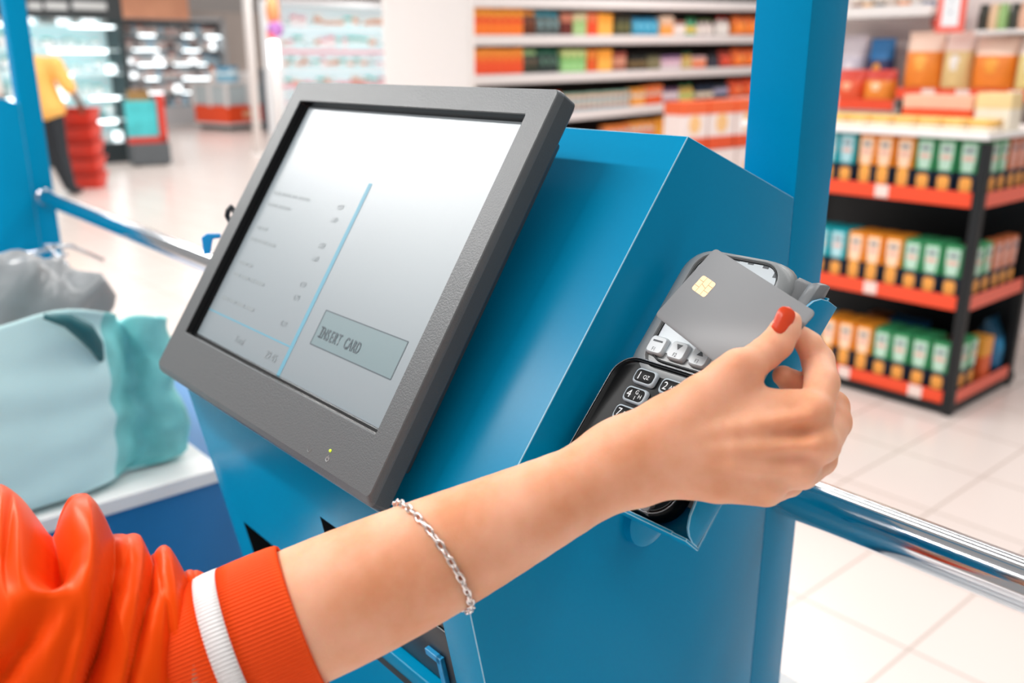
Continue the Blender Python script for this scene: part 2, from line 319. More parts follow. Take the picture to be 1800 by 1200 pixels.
# function keys
FK = mat('white_key', 'cfd5d8', rough=.35)
KV = 152.5
for i, (uk, sym, leg) in enumerate(((-335.5, 'bar', 'F1'), (-319.5, 'down', 'F2'), (-303.5, 'up', 'F3'), (-289, 'bar', 'F4'))):
    b = MB(); b.loops([tring(uk-6.3, KV-6, uk+6.3, KV+6, 2.2, 1.2, 4), tring(uk-6.3, KV-6, uk+6.3, KV+6, 2.2, 3.4, 4), tring(uk-5.4, KV-5.1, uk+5.4, KV+5.1, 2, 4.6, 4)], cap0=True, cap1=True)
    kk = obj('function_key', b.mesh('function_key', FK, autos=True, angle=40), term, 'white function key marked '+leg)
    b = MB(); z = 4.72; c = KV+2.2
    if sym == 'bar': b.add([tf(uk-3.6, c-.5, z), tf(uk+3.6, c-.5, z), tf(uk+3.6, c+.7, z), tf(uk-3.6, c+.7, z)], [(0, 1, 2, 3)])
    else:
        s = 1 if sym == 'up' else -1; b.add([tf(uk-2.3, c-1.7*s, z), tf(uk+2.3, c-1.7*s, z), tf(uk, c+2.0*s, z)], [(0, 1, 2) if s > 0 else (0, 2, 1)])
    me2 = b.mesh('symbol', DK); t = text_mesh(leg, 3.6, lambda x, y: tf(uk-1.6+x, KV-4.4+y, z), DK, sx=.8)
    obj('key_marking', join_meshes('key_marking', [(me2, 0), (t, 0)], [DK]), kk)
KS = mat('key_silver_edge', 'b4bfc6', rough=.35); WH = mat('key_print', 'e4e6e8', rough=.4)
rows = ((130.5, ('1', '2', '3'), ('QZ', 'ABC', 'DEF')), (118, ('4', '5', '6'), ('GHI', 'JKL', 'MNO')), (105.3, ('7', '8', '9'), ('PRS', 'TUV', 'WXY')), (92.5, ('', '0', '.'), ('', '', '')), (79, ('X', 'C', 'O'), ('', '', '')))
for vk, ds, ls in rows:
    for j in range(3):
        uk = -330.5+20.5*j; dv = -1.2*(1-abs(j-1))
        b = MB(); P = lambda e, w: tring(uk-7.6+e, vk+dv-4.6+e, uk+7.6-e, vk+dv+4.6-e, 2.6, w, 4)
        b.loops([P(-.6, 2.8), P(-.4, 4.6), P(.1, 5.4)], mi=0); b.loops([P(.1, 5.4), P(.7, 5.6)], mi=0); b.loops([P(.7, 5.6), P(1.0, 5.5)], mi=1, cap1=True)
        colr = {'X': mat('red_key', 'b0302a', rough=.3), 'C': mat('yellow_key', 'd6b13a', rough=.3), 'O': mat('green_key', '3f9a4c', rough=.3)}.get(ds[j], KW)
        kk = obj('keypad_key', b.mesh('keypad_key', [KS, colr], autos=True, angle=40), term)
        if ds[j] and ds[j] not in 'XCO':
            T = [(text_mesh(ds[j], 7.2, lambda x, y: tf(uk-5.6+x, vk+dv-2.5+y, 5.62), WH, sx=.9), 0)]
            if ls[j] == 'GHI':
                for ch, du, dv2 in (('G', -.2, .6), ('H', 3.0, -1.6), ('I', .6, -3.2)): T.append((text_mesh(ch, 3.8, lambda x, y: tf(uk+du+x, vk+dv+dv2+y, 5.62), WH, sx=.9), 0))
            elif ls[j]: T.append((text_mesh(ls[j], 3.6, lambda x, y: tf(uk-.8+x, vk+dv-1.4+y, 5.62), WH, sx=.85), 0))
            obj('key_marking', join_meshes('key_marking', T, [WH]), kk)
# lower end battery cover
b = MB(); b.loops([tring(-345, 57, -282, 66, 3, 2.0), tring(-343, 58.5, -284, 64, 2, 5.0)], cap0=True, cap1=True)
obj('lower_lip', b.mesh('lower_lip', TGD, autos=True), term)
# ---- holder (part of the kiosk)
b = MB()
def fl_outline():
    P = [(54.8, -9.5), (54.9, -4), (56.5, 1.5), (59.5, 6), (65, 9.5), (73, 11.2), (90, 11.2), (150, 8.5), (190, 6.2), (198, 4.8), (204, 1.2), (209, -4.5), (212.5, -12), (215.2, -23.5)]
    return P
o1 = fl_outline(); L = [[tf(u, v, w) for v, w in o1] for u in (-257.6, -256.2)]
b.loops(L, True, True, True)
b.box((-352, 54.2, -13), (-256.6, 214, -11.4), fr=tf)                         # back plate
b.box((-335, 53.4, -13), (-256.6, 55.2, 2), fr=tf); b.box((-335, 53.4, .6), (-266, 55.6, 2.2), fr=tf)     # bottom shelf with turned edge
b.box((-366, 70, -26), (-330, 110, -13), fr=tf)                                # arm to the kiosk side
hold = obj('terminal_holder', b.mesh('terminal_holder', [BLUE, BLUE_EDGE], bevel=.0005, bevel_mat=1, autos=True), kiosk, 'blue sheet metal cradle holding the card terminal')
mc = onside((1132, 905)); b = MB(); b.lathe([(.0215, -.002), (.0215, .006), (.019, .008), (.012, .0085)], mc, 32, axes=(np.array([0, 1., 0]), np.array([0, 0, 1.]), EX))
obj('round_mount', b.mesh('round_mount', BLUE, autos=True), kiosk)
# ================================================================== CARD
ca = (CC-CA)/np.linalg.norm(CC-CA); cb = CB-CA; cb = cb-ca*(cb@ca); cb /= np.linalg.norm(cb); cn = np.cross(ca, cb); cn = cn if cn[1] < 0 else -cn
def cf(x, y, w=0.): return CA+ca*(x/1000)+cb*(y/1000)+cn*(w/1000)
card = thing('payment_card', 'blank grey payment card with a gold chip pinched between thumb and finger', 'bank card', cf(42.8, 27, 0))
b = MB(); b.loops([[cf(u, v, w) for u, v in rrect(e, e, 85.6-e, 53.98-e, 3.2-e, 6)] for e, w in ((.15, -.38), (0, -.25), (0, .25), (.15, .38))], cap0=True, cap1=True)
obj('card_body', b.mesh('card_body', mat('matte_grey_card', '828385', rough=.42, noise=.02), autos=True, angle=50), card)
def c_xy(px): P = pl(px, cn, CA)-CA; return float(P@ca)*1000, float(P@cb)*1000
hx, hy = c_xy((1237.5, 503.5)); b = MB(); GOLD = mat('gold_chip', 'e6b887', rough=.35, metal=.15)
b.loops([[cf(u, v, w) for u, v in rrect(hx-6.2, hy-5.4, hx+6.2, hy+5.4, 1.6, 4)] for w in (.36, .46)], cap0=True, cap1=True)
chip = obj('chip', b.mesh('chip', GOLD), card, 'gold contact chip')
b = MB(); z = .475
def cl(x0, y0, x1, y1, wd=.32):
    d = np.array([x1-x0, y1-y0]); d = d/np.linalg.norm(d); nn = np.array([-d[1], d[0]])*wd/2
    b.add([cf(hx+x0+nn[0], hy+y0+nn[1], z), cf(hx+x0-nn[0], hy+y0-nn[1], z), cf(hx+x1-nn[0], hy+y1-nn[1], z), cf(hx+x1+nn[0], hy+y1+nn[1], z)], [(0, 1, 2, 3)])
cl(-6, -2, -2.2, -2); cl(-6, 2, -2.2, 2); cl(6, -2, 2.2, -2); cl(6, 2, 2.2, 2); cl(-2.2, -5.2, -2.2, 5.2); cl(2.2, -5.2, 2.2, 0); cl(2.2, 0, 2.2, 5.2); cl(-2.2, -.6, 2.2, .6)
obj('chip_lines', b.mesh('chip_lines', mat('chip_line', '8a6038', rough=.5)), chip)
# ================================================================== SIGNED DISTANCE MODELLING (arm, hand, sleeve)
def q(px, py, Z): return np.array([(px-900)/F_PX*Z, -(py-600)/F_PX*Z, Z])
def C2W(P): return np.asarray(P) @ RC
class Field:
    def __init__(s, lo, hi, vox):
        s.lo = np.array(lo); s.vox = vox; s.n = np.ceil((np.array(hi)-s.lo)/vox).astype(int)+1
        g = [s.lo[i]+vox*np.arange(s.n[i]) for i in range(3)]
        s.X, s.Y, s.Z = np.meshgrid(*g, indexing='ij'); s.X = s.X.astype(np.float32); s.Y = s.Y.astype(np.float32); s.Z = s.Z.astype(np.float32)
    def cap(s, a, b, ra, rb, flat=None):
        a = np.asarray(a, np.float32); b = np.asarray(b, np.float32); d = b-a; L = float(d@d)+1e-12
        x, y, z = s.X-a[0], s.Y-a[1], s.Z-a[2]
        t = np.clip((x*d[0]+y*d[1]+z*d[2])/L, 0, 1)
        x = x-t*d[0]; y = y-t*d[1]; z = z-t*d[2]
        if flat is not None:                                  # flattened section: distances along this axis count more
            ax, k = flat; m = x*ax[0]+y*ax[1]+z*ax[2]; e = (k-1)*m; x = x+e*ax[0]; y = y+e*ax[1]; z = z+e*ax[2]
        return np.sqrt(x*x+y*y+z*z)-(ra+(rb-ra)*t)
    def chain(s, P, k=.002, flat=None):
        """P: list of (px, py, Z, radius in photo pixels)"""
        o = None
        for (a, b) in zip(P[:-1], P[1:]):
            d = s.cap(q(*a[:3]), q(*b[:3]), a[3]*a[2]/F_PX, b[3]*b[2]/F_PX, flat)
            o = d if o is None else smin(o, d, k)
        return o
def smin(a, b, k):
    h = np.maximum(k-np.abs(a-b), 0)/k
    return np.minimum(a, b)-h*h*k*.25
def surface_nets(fld, D):
    nx, ny, nz = D.shape; ins = D < 0
    c = np.zeros((nx-1, ny-1, nz-1), np.int8)
    for dx in (0, 1):
        for dy in (0, 1):
            for dz in (0, 1): c += ins[dx:nx-1+dx, dy:ny-1+dy, dz:nz-1+dz]
    act = (c > 0) & (c < 8); I = np.argwhere(act); idx = -np.ones(act.shape, int); idx[act] = np.arange(len(I))
    S = np.zeros((len(I), 3)); N = np.zeros(len(I))
    cor = [(0, 0, 0), (1, 0, 0), (0, 1, 0), (1, 1, 0), (0, 0, 1), (1, 0, 1), (0, 1, 1), (1, 1, 1)]
    for a in range(8):
        for ax in range(3):
            if cor[a][ax]: continue
            b = list(cor[a]); b[ax] = 1
            va = D[I[:, 0]+cor[a][0], I[:, 1]+cor[a][1], I[:, 2]+cor[a][2]]; vb = D[I[:, 0]+b[0], I[:, 1]+b[1], I[:, 2]+b[2]]
            m = (va < 0) != (vb < 0); t = np.where(m, va/np.where(m, va-vb, 1), 0)
            P = np.tile(np.array(cor[a], float), (len(I), 1)); P[:, ax] += t
            S[m] += P[m]; N[m] += 1
    V = fld.lo+(I+S/N[:, None])*fld.vox; Fs = []
    for ax in range(3):
        u, v = (ax+1) % 3, (ax+2) % 3; sl0 = [slice(1, -1)]*3; sl0[ax] = slice(0, -1); sl1 = list(sl0); sl1[ax] = slice(1, None)
        a, b = ins[tuple(sl0)], ins[tuple(sl1)]
        E = np.argwhere(a != b); off = np.array([1, 1, 1]); off[ax] = 0; E = E+off
        fl = a[a != b]
        def cell(du, dv):
            e = E.copy(); e[:, u] -= du; e[:, v] -= dv; return idx[e[:, 0], e[:, 1], e[:, 2]]
        Q = np.stack([cell(1, 1), cell(0, 1), cell(0, 0), cell(1, 0)], 1)
        Q[~fl] = Q[~fl][:, ::-1]; Fs.append(Q)
    return V, np.concatenate(Fs)
def net_mesh(name, fld, D, m, smooth_it=2):
    V, Fs = surface_nets(fld, D); Fs = Fs[(Fs >= 0).all(1)]
    for _ in range(smooth_it):                                # light Laplacian smoothing
        A = np.zeros_like(V); n = np.zeros(len(V))
        for a, b in ((0, 1), (1, 2), (2, 3), (3, 0)):
            np.add.at(A, Fs[:, a], V[Fs[:, b]]); np.add.at(A, Fs[:, b], V[Fs[:, a]]); np.add.at(n, Fs[:, a], 1); np.add.at(n, Fs[:, b], 1)
        V = .5*V+.5*A/n[:, None]
    return mesh(name, C2W(V), Fs.tolist(), m, smooth=True)
def skin_mat():
    m = mat('skin', 'e9b592', rough=.5, sss=.75, spec=.28); nt = m.node_tree; b = nt.nodes['Principled BSDF']
    tc = nt.nodes.new('ShaderNodeTexCoord'); nz = nt.nodes.new('ShaderNodeTexNoise'); nz.inputs['Scale'].default_value = 28; nz.inputs['Detail'].default_value = 6
    cr = nt.nodes.new('ShaderNodeValToRGB'); cr.color_ramp.elements[0].position = .3; cr.color_ramp.elements[0].color = srgb('df9a72')+(1,); cr.color_ramp.elements[1].position = .65; cr.color_ramp.elements[1].color = srgb('f2b899')+(1,)
    nt.links.new(tc.outputs['Object'], nz.inputs['Vector']); nt.links.new(nz.outputs['Fac'], cr.inputs[0]); nt.links.new(cr.outputs[0], b.inputs['Base Color'])
    n2 = nt.nodes.new('ShaderNodeTexVoronoi'); n2.inputs['Scale'].default_value = 900; bp = nt.nodes.new('ShaderNodeBump'); bp.inputs['Strength'].default_value = .12; bp.inputs['Distance'].default_value = .0004
    nt.links.new(tc.outputs['Object'], n2.inputs['Vector']); nt.links.new(n2.outputs['Distance'], bp.inputs['Height']); nt.links.new(bp.outputs['Normal'], b.inputs['Normal'])
    return m
SKIN = skin_mat()
VX = .0015
fl = Field(q(415, 1290, .50)-np.array([0, 0, .125]), np.array([q(1512, 600, .50)[0], q(900, 520, .5)[1], .60]), VX)
AZ = .470
arm = [(330, 1168, AZ-.010, 112), (440, 1122, AZ-.007, 117), (532, 1082, AZ-.004, 120), (640, 1035, AZ, 115), (746, 987, AZ+.002, 105), (841, 940, AZ+.004, 94), (935, 897, AZ+.007, 81), (1031, 848, AZ+.012, 70), (1098, 814, AZ+.016, 63)]
arm = np.array(arm); tt_ = np.linspace(0, 1, len(arm)); arm_f = [np.polyfit(arm[:, 0], arm[:, k], 4) for k in (1, 2, 3)]
xs_ = np.linspace(330, 1098, 22); arm = [(x,)+tuple(np.polyval(p_, x) for p_ in arm_f) for x in xs_]
D = fl.chain(arm, .002)
# the wrist and the back of the hand: metacarpals fan out from the wrist
def cz(px, py): P = pl((px, py), cn, CA); return float((RC@P)[2])   # depth of the card under a photo point
palm = None
for P in ([(1085, 806, .481, 58), (1200, 757, .470, 43), (1320, 738, .462, 38), (1428, 726, .459, 33)],      # index ray
          [(1085, 812, .481, 58), (1200, 790, .470, 44), (1330, 782, .461, 38), (1440, 783, .459, 32)],      # middle ray
          [(1085, 818, .482, 55), (1200, 818, .472, 42), (1310, 824, .464, 37), (1404, 829, .463, 31)],      # ring ray
          [(1085, 822, .483, 53), (1175, 836, .475, 37), (1260, 850, .469, 33), (1342, 860, .468, 30)],      # little ray
          [(1095, 806, .484, 54), (1190, 800, .477, 40), (1320, 800, .472, 34), (1390, 790, .471, 30)]):     # the palm's own thickness
    d = fl.chain(P, .003); palm = d if palm is None else smin(palm, d, .008)
th = fl.chain([(1118, 782, .478, 52), (1175, 742, .472, 48), (1235, 700, .467, 42), (1288, 658, .465, 34)], .003)
palm = smin(palm, th, .012)
D = smin(D, palm, .012)
# web between thumb and index finger
D = smin(D, fl.chain([(1290, 690, .466, 24), (1345, 702, .464, 15), (1400, 708, .462, 19)], .003), .010)
# thumb, its pad on the face of the card
tz = cz(1384, 572)-24*.475/F_PX-.0018
thumb = fl.chain([(1280, 664, .465, 35), (1312, 645, .464, 32.5), (1345, 621, tz-.002, 29), (1366, 603, tz-.0015, 28.5), (1380, 580, tz, 26), (1388, 566, tz+.001, 21.5)], .002)
D = smin(D, thumb, .005)
# knuckles, tendons, wrist bone
for a, kk in (((1432, 720, .453, 26), .006), ((1446, 778, .452, 25), .006), ((1410, 826, .456, 22), .006), ((1350, 857, .461, 21), .006), ((1296, 638, .460, 24), .005), ((1128, 856, .474, 22), .012)):
    D = smin(D, fl.cap(q(*a[:3]), q(*a[:3])+1e-5, a[3]*a[2]/F_PX, a[3]*a[2]/F_PX), kk)
for P in ([(1150, 782, .464, 5), (1290, 752, .4520, 7), (1420, 731, .4468, 8)], [(1150, 796, .464, 5), (1290, 788, .4510, 7), (1430, 783, .4455, 8)], [(1160, 810, .466, 5), (1290, 818, .4525, 6), (1395, 828, .4517, 7)]):
    D = smin(D, fl.chain(P), .007)
# index finger: bent, its tip behind the card
iz = cz(1409, 592)+20*.49/F_PX+.0020
idx = fl.chain([(1434, 720, .461, 31), (1445, 672, .474, 30), (1438, 634, .489, 28), (1423, 606, iz, 23), (1409, 592, iz, 20)], .002)
mid = fl.chain([(1448, 780, .462, 30), (1466, 742, .482, 30), (1464, 714, .494, 28), (1424, 690, .499, 26), (1392, 672, .495, 22), (1376, 660, .490, 19)], .002)
rng_ = fl.chain([(1412, 829, .468, 30), (1440, 806, .487, 30), (1450, 782, .499, 27), (1424, 756, .505, 25), (1402, 738, .501, 22)], .002)
lit = fl.chain([(1350, 860, .472, 28), (1385, 846, .490, 27), (1404, 828, .501, 24), (1400, 806, .507, 21), (1388, 792, .504, 19)], .002)
fing = smin(smin(idx, mid, .0012), smin(rng_, lit, .0012), .0012)
D = smin(D, fing, .004)
HAND_D = D
def sdf_at(P):                                                # trilinear lookup, camera space
    g = (np.asarray(P)-fl.lo)/fl.vox; i = np.clip(np.floor(g).astype(int), 0, fl.n-2); t = g-i; o = 0
    for dx in (0, 1):
        for dy in (0, 1):
            for dz in (0, 1):
                w = (t[0] if dx else 1-t[0])*(t[1] if dy else 1-t[1])*(t[2] if dz else 1-t[2]); o += w*HAND_D[i[0]+dx, i[1]+dy, i[2]+dz]
    return float(o)
def hit_skin(px, py):                                         # depth of the skin under a photo point
    for z in np.arange(.42, .56, .0004):
        if sdf_at(q(px, py, z)) < 0: return z
    return None
body = net_mesh('person', fl, D, SKIN, 2)
person = obj('person', body, None, loc=C2W(q(532, 1082, AZ)))
tag(person, 'person in an orange satin sleeve reaching the card to the terminal, red thumbnail', 'person')
# ---- thumbnail
NAIL = mat('orange_red_nail_varnish', 'e4461a', rough=.25, coat=.3)
nb, nt_ = np.array([1369.5, 580.]), np.array([1387.5, 540.]); ax = (nt_-nb); ln = np.linalg.norm(ax); ax /= ln; pr = np.array([-ax[1], ax[0]])
cx_l = [hit_skin(*(nb+ax*s*ln)) for s in np.linspace(0, .7, 8)]; z_b = cx_l[0]; z_t = min(x for x in cx_l[4:] if x)
L = []
for i in range(13):
    s = i/12; w = 16*(1 if s < .6 else math.sqrt(max(0, 1-((s-.6)/.4)**2.4)))*(.94+.08*s)+.2
    row = []
    for j in range(13):
        t = -1+2*j/12; cc_ = nb+ax*(s*ln-5*(1-t*t)*max(0, 1-2*s))+pr*(t*w)
        z0 = z_b+(z_t-z_b)*s-.0012
        row.append(q(cc_[0], cc_[1], z0+(1-math.sqrt(1-min(.97, (t*w/21.5)**2)))*15*.48/F_PX+.0010*max(0, s-.7)/.3))
    L.append(row)
V = [p for r in L for p in r]; Fs = [(i*13+j, i*13+j+1, (i+1)*13+j+1, (i+1)*13+j) for i in range(12) for j in range(12)]
me = mesh('fingernail', C2W(V), Fs, NAIL, smooth=True); nail = obj('fingernail', me, person, 'orange-red varnished thumbnail')
md = nail.modifiers.new('t', 'SOLIDIFY'); md.thickness = .0008; md.offset = 0
# ---- cuff of the sleeve
ORG = mat('orange_rib_knit', 'f4511a', rough=.6, spec=.15); WHT = mat('white_rib_knit', 'f3efee', rough=.6)
A0, A1 = q(400, 1137, AZ-.008), q(540, 1079, AZ-.002); axd = (A1-A0)/np.linalg.norm(A1-A0); axd = axd+np.array([0, 0, .10]); axd /= np.linalg.norm(axd)
e1 = np.array([0, 1., 0])-axd*axd[1]; e1 /= np.linalg.norm(e1); e2 = np.cross(axd, e1)
if e2[2] > 0: e2 = -e2                                        # e2 towards the camera
def cuff_ring(cx, cy, rp, n=480, rib=.00045, z=AZ-.004):
    c = q(cx, cy, z); r = rp*z/F_PX
    return [c+(r+rib*math.cos(2*math.pi*k/n*120))*(math.cos(2*math.pi*k/n)*e1+math.sin(2*math.pi*k/n)*e2) for k in range(n)]
def along(t): return 372+t*(531-372), 1149+t*(1083-1149)      # cuff axis in the photo, t=1 at the open end
b = MB(); rows_ = []
def cb_(t, rp, rib=.00045): return cuff_ring(*along(t), rp, rib=rib, z=AZ-.006+.003*t)
b.loops([cb_(-.35, 122), cb_(-.15, 127), cb_(0, 131), cb_(.10, 133)], mi=0)
b.loops([cb_(.10, 133), cb_(.10, 133.6), cb_(.22, 134), cb_(.345, 134), cb_(.345, 133.4)], mi=1)
b.loops([cb_(.345, 133.4), cb_(.5, 134), cb_(.7, 134), cb_(.9, 133), cb_(.985, 131.5, .0003), cb_(1.01, 129, .0002), cb_(.99, 126, 0), cb_(.7, 124, 0)], mi=0)
me = b.mesh('cuff', [ORG, WHT], smooth=True); me.transform(Matrix(np.vstack([np.hstack([RC.T, np.zeros((3, 1))]), [0, 0, 0, 1]]).tolist()))
obj('cuff', me, person, 'orange ribbed cuff with a white stripe')
# ---- satin sleeve with bunched folds
def satin():
    m = mat('orange_satin', 'f0501c', rough=.36, spec=.5); b = m.node_tree.nodes['Principled BSDF']
    b.inputs['Sheen Weight'].default_value = .25; b.inputs['Sheen Tint'].default_value = srgb('ffb070')+(1,); b.inputs['Sheen Roughness'].default_value = .4; return m
def sl_axis(xa): return np.array([xa, 1290-.266*(xa+150)])
AXU = np.array([-.257, -.966])                                # towards the top of the sleeve
def sl_base(xa): return np.interp(xa, [-60, 60, 135, 190, 237, 293, 345, 372, 398, 425], [425, 405, 380, 355, 335, 275, 222, 178, 140, 118])
def sl_param(x, y):
    t = np.linalg.solve(np.array([[1., AXU[0]], [-.266, AXU[1]]]), np.array([x, y-(1290-.266*150)])); return t[0], t[1]   # axis position, height above axis
def crease(P, wl, wr, pw=1.15):
    """P: (x, y, depth) down the near side; returns arrays over height ratio"""
    A = []
    for x, y, d in P:
        xa, h = sl_param(x, y); A.append((min(1.02, h/sl_base(xa)), xa, d*1.45))
    A.sort(); return np.array(A), wl*1.15, wr*1.15, pw
CR = [crease([(82, 905, 66), (88, 945, 78), (88, 985, 66), (86, 1015, 26), (86, 1040, 0)], 26, 28, 1.4),
      crease([(84, 1035, 0), (70, 1080, 22), (40, 1130, 34), (0, 1190, 36), (-30, 1230, 30)], 30, 26, 1.6),
      crease([(186, 893, 40), (184, 940, 58), (181, 1000, 66), (174, 1070, 66), (164, 1130, 74), (150, 1195, 70), (130, 1250, 60)], 7, 34, 1.1),
      crease([(255, 940, 34), (252, 1010, 44), (244, 1080, 42), (234, 1150, 36), (226, 1200, 34), (210, 1260, 30)], 6, 20, 1.1),
      crease([(319, 985, 26), (328, 1030, 36), (339, 1085, 38), (345, 1140, 36), (348, 1200, 34), (346, 1260, 30)], 9, 14, 1.1),
      crease([(216, 912, 12), (206, 960, 16), (196, 1050, 8), (190, 1090, 0)], 8, 10),
      crease([(282, 990, 0), (292, 1060, 12), (298, 1120, 16), (296, 1180, 12), (290, 1240, 8)], 9, 9, 1.4),
      crease([(268, 960, 12), (276, 1000, 10), (282, 1050, 0)], 5, 8),
      crease([(340, 1000, 10), (346, 1030, 10), (352, 1060, 4)], 4, 6),
      crease([(20, 850, 10), (10, 900, 18), (2, 960, 22), (8, 1020, 10), (10, 1050, 0)], 12, 20, 1.3),
      crease([(140, 1050, 0), (128, 1110, 10), (110, 1170, 12), (95, 1230, 10)], 14, 14, 1.5),
      crease([(-60, 880, 40), (-50, 960, 60), (-60, 1060, 40), (-80, 1160, 30)], 20, 30)]
NA, NP = 520, 200; ss = np.concatenate([np.linspace(-420, -155, 60), np.linspace(-150, 424, NA-60)]); ph = np.linspace(0, 2*np.pi, NP, endpoint=False)
XA, PH = np.meshgrid(ss, ph, indexing='ij'); CO = np.cos(PH); B0 = sl_base(XA); dep = np.zeros_like(XA)
for (A, wl, wr, pw) in CR:
    xk = np.interp(CO, A[:, 0], A[:, 1]); dk = np.interp(CO, A[:, 0], A[:, 2]); d = XA-xk
    dep = np.maximum(dep, dk*np.exp(-np.abs(d/np.where(d < 0, wl, wr))**pw))+.25*np.minimum(dep, dk*np.exp(-np.abs(d/np.where(d < 0, wl, wr))**pw))
fr_ = 6*np.sin(XA*.035+3*CO+1)*np.sin(2.3*PH+XA*.012)+2.0*np.sin(XA*.11+5*CO)*np.sin(5*PH+XA*.03)
fade = np.clip((XA-395)/25, 0, 1)
RAD = B0-dep*(1-fade)+fr_*(1-fade)*.7
V = np.zeros(XA.shape+(3,)); zc_ = .476
AXp = np.stack([XA, 1290-.266*(XA+150)], -1)+AXU*(RAD*CO)[..., None]
zz_ = zc_-np.where(np.sin(PH) > 0, .60, .45)*RAD*np.sin(PH)*zc_/F_PX*(1-.0*XA)+np.clip((330-XA)/480, 0, 1)*-.012
V[..., 0] = (AXp[..., 0]-900)/F_PX*zz_; V[..., 1] = -(AXp[..., 1]-600)/F_PX*zz_; V[..., 2] = zz_
Fs = [(i*NP+j, i*NP+(j+1) % NP, (i+1)*NP+(j+1) % NP, (i+1)*NP+j) for i in range(NA-1) for j in range(NP)]+[tuple(range(NP-1, -1, -1))]
satin_ = mat('orange_satin', 'ea480e', rough=.38, spec=.6); sb = satin_.node_tree.nodes['Principled BSDF']
sb.inputs['Specular Tint'].default_value = srgb('ff7a30')+(1,); sb.inputs['Sheen Weight'].default_value = .12; sb.inputs['Sheen Tint'].default_value = srgb('ffb070')+(1,); sb.inputs['Sheen Roughness'].default_value = .4
me = mesh('sleeve', C2W(V.reshape(-1, 3)), Fs, satin_, smooth=True)
bm = bmesh.new(); bm.from_mesh(me); bmesh.ops.recalc_face_normals(bm, faces=bm.faces); bm.to_mesh(me); bm.free()
obj('sleeve', me, person, 'orange satin sleeve bunched into heavy folds')
# ---- bracelet
SIL = mat('silver', 'e9dfda', rough=.16, metal=1.)
br_c = q(764, 985, AZ+.002); bt, bb = np.array([706, 890.]), np.array([824, 1078.])
d2_ = (bb-bt)/np.linalg.norm(bb-bt); E1 = np.array([d2_[0], -d2_[1], 0.]); E2 = np.array([.36, .18, -1.]); E2 -= E1*(E1@E2); E2 /= np.linalg.norm(E2)
rad = np.linalg.norm(bb-bt)/2*(AZ+.002)/F_PX+.0012; cen = q(*(bt+bb)/2, AZ+.002); NL = 44
brace = thing('chain_bracelet', 'silver chain link bracelet around the bare forearm', 'bracelet', C2W(cen))
def torus(R1, r, st, n=14, m=6):
    b = MB(); b.tube([(R1*math.cos(2*math.pi*k/n)+math.copysign(st, math.cos(2*math.pi*k/n)), .72*R1*math.sin(2*math.pi*k/n), 0) for k in range(n)], r, m, closed=True); return b
lk = torus(.0022, .00075, .0007).mesh('link', SIL, smooth=True)
E3 = np.cross(E1, E2)
for i in range(NL):
    a = 2*math.pi*i/NL
    def ringp(a):
        d = math.cos(a)*E1+math.sin(a)*E2; p = cen+d*rad
        for _ in range(8):                                    # rest on the skin
            g = sdf_at(p) if (p > fl.lo+.003).all() and (p < fl.lo+fl.vox*(fl.n-3)).all() else .001
            p = p-d*(g-.0016)
        return p
    p = ringp(a); p2 = ringp(a+.05); t = (p2-p)/np.linalg.norm(p2-p); nrm = (p-cen); nrm -= t*(nrm@t); nrm /= np.linalg.norm(nrm); bn = np.cross(nrm, t)
    tw = math.radians(48 if i % 2 else -48)+rng.normal()*.15; y = math.cos(tw)*bn+math.sin(tw)*nrm; z = np.cross(t, y)
    o = bpy.data.objects.new('link', lk); COL.objects.link(o); o.parent = brace
    M3 = np.stack([RC.T@t, RC.T@y, RC.T@z], 1); M4 = Matrix(M3.tolist()).to_4x4(); M4.translation = Vector(C2W(p)-LOC[brace.name]); o.matrix_local = M4
# ================================================================== SURROUNDINGS
RH = np.array([RC[0][0], RC[0][1], 0.]); DH = np.array([-RC[0][1], RC[0][0], 0.])     # level directions across and away from the viewpoint
UPZ = np.array([0, 0, 1.])
def zplane(px, z): return pl(px, UPZ, (0, 0, z))
def xplane(px, x): return pl(px, EX, (x, 0, 0))
def yplane(px, y): return pl(px, (0, 1, 0), (0, y, 0))
def ordw(n):
    a = ['first', 'second', 'third', 'fourth', 'fifth', 'sixth', 'seventh', 'eighth', 'ninth', 'tenth', 'eleventh', 'twelfth', 'thirteenth', 'fourteenth', 'fifteenth', 'sixteenth', 'seventeenth', 'eighteenth', 'nineteenth']
    if n <= 19: return a[n-1]
    t = {2: 'twent', 3: 'thirt', 4: 'fort', 5: 'fift'}[n//10]
    return t+'ieth' if n % 10 == 0 else t+'y-'+a[n % 10-1]
WHITE = mat('white_laminate', 'f1eeec', rough=.35, noise=.02); OFFW = mat('white_paint', 'e9e4e1', rough=.6, noise=.02)
# ---- floor
def floor_mat():
    m = mat('floor_tile', 'ecdfd8', rough=.22, spec=.5); nt = m.node_tree; b = nt.nodes['Principled BSDF']
    g = nt.nodes.new('ShaderNodeNewGeometry'); mp = nt.nodes.new('ShaderNodeMapping'); mp.inputs['Location'].default_value = (.841+.315*60+.003, -2.10+.40*60+.003, 0)
    br = nt.nodes.new('ShaderNodeTexBrick'); br.offset = 0; br.squash = 1
    for k, v in (('Scale', 1), ('Mortar Size', .0045), ('Mortar Smooth', .3), ('Brick Width', .315), ('Row Height', .40), ('Bias', 0)): br.inputs[k].default_value = v
    br.inputs['Color1'].default_value = srgb('e2d4cd')+(1,); br.inputs['Color2'].default_value = srgb('dfd1ca')+(1,); br.inputs['Mortar'].default_value = srgb('bba99f')+(1,)
    nt.links.new(g.outputs['Position'], mp.inputs['Vector']); nt.links.new(mp.outputs['Vector'], br.inputs['Vector']); nt.links.new(br.outputs['Color'], b.inputs['Base Color']); return m
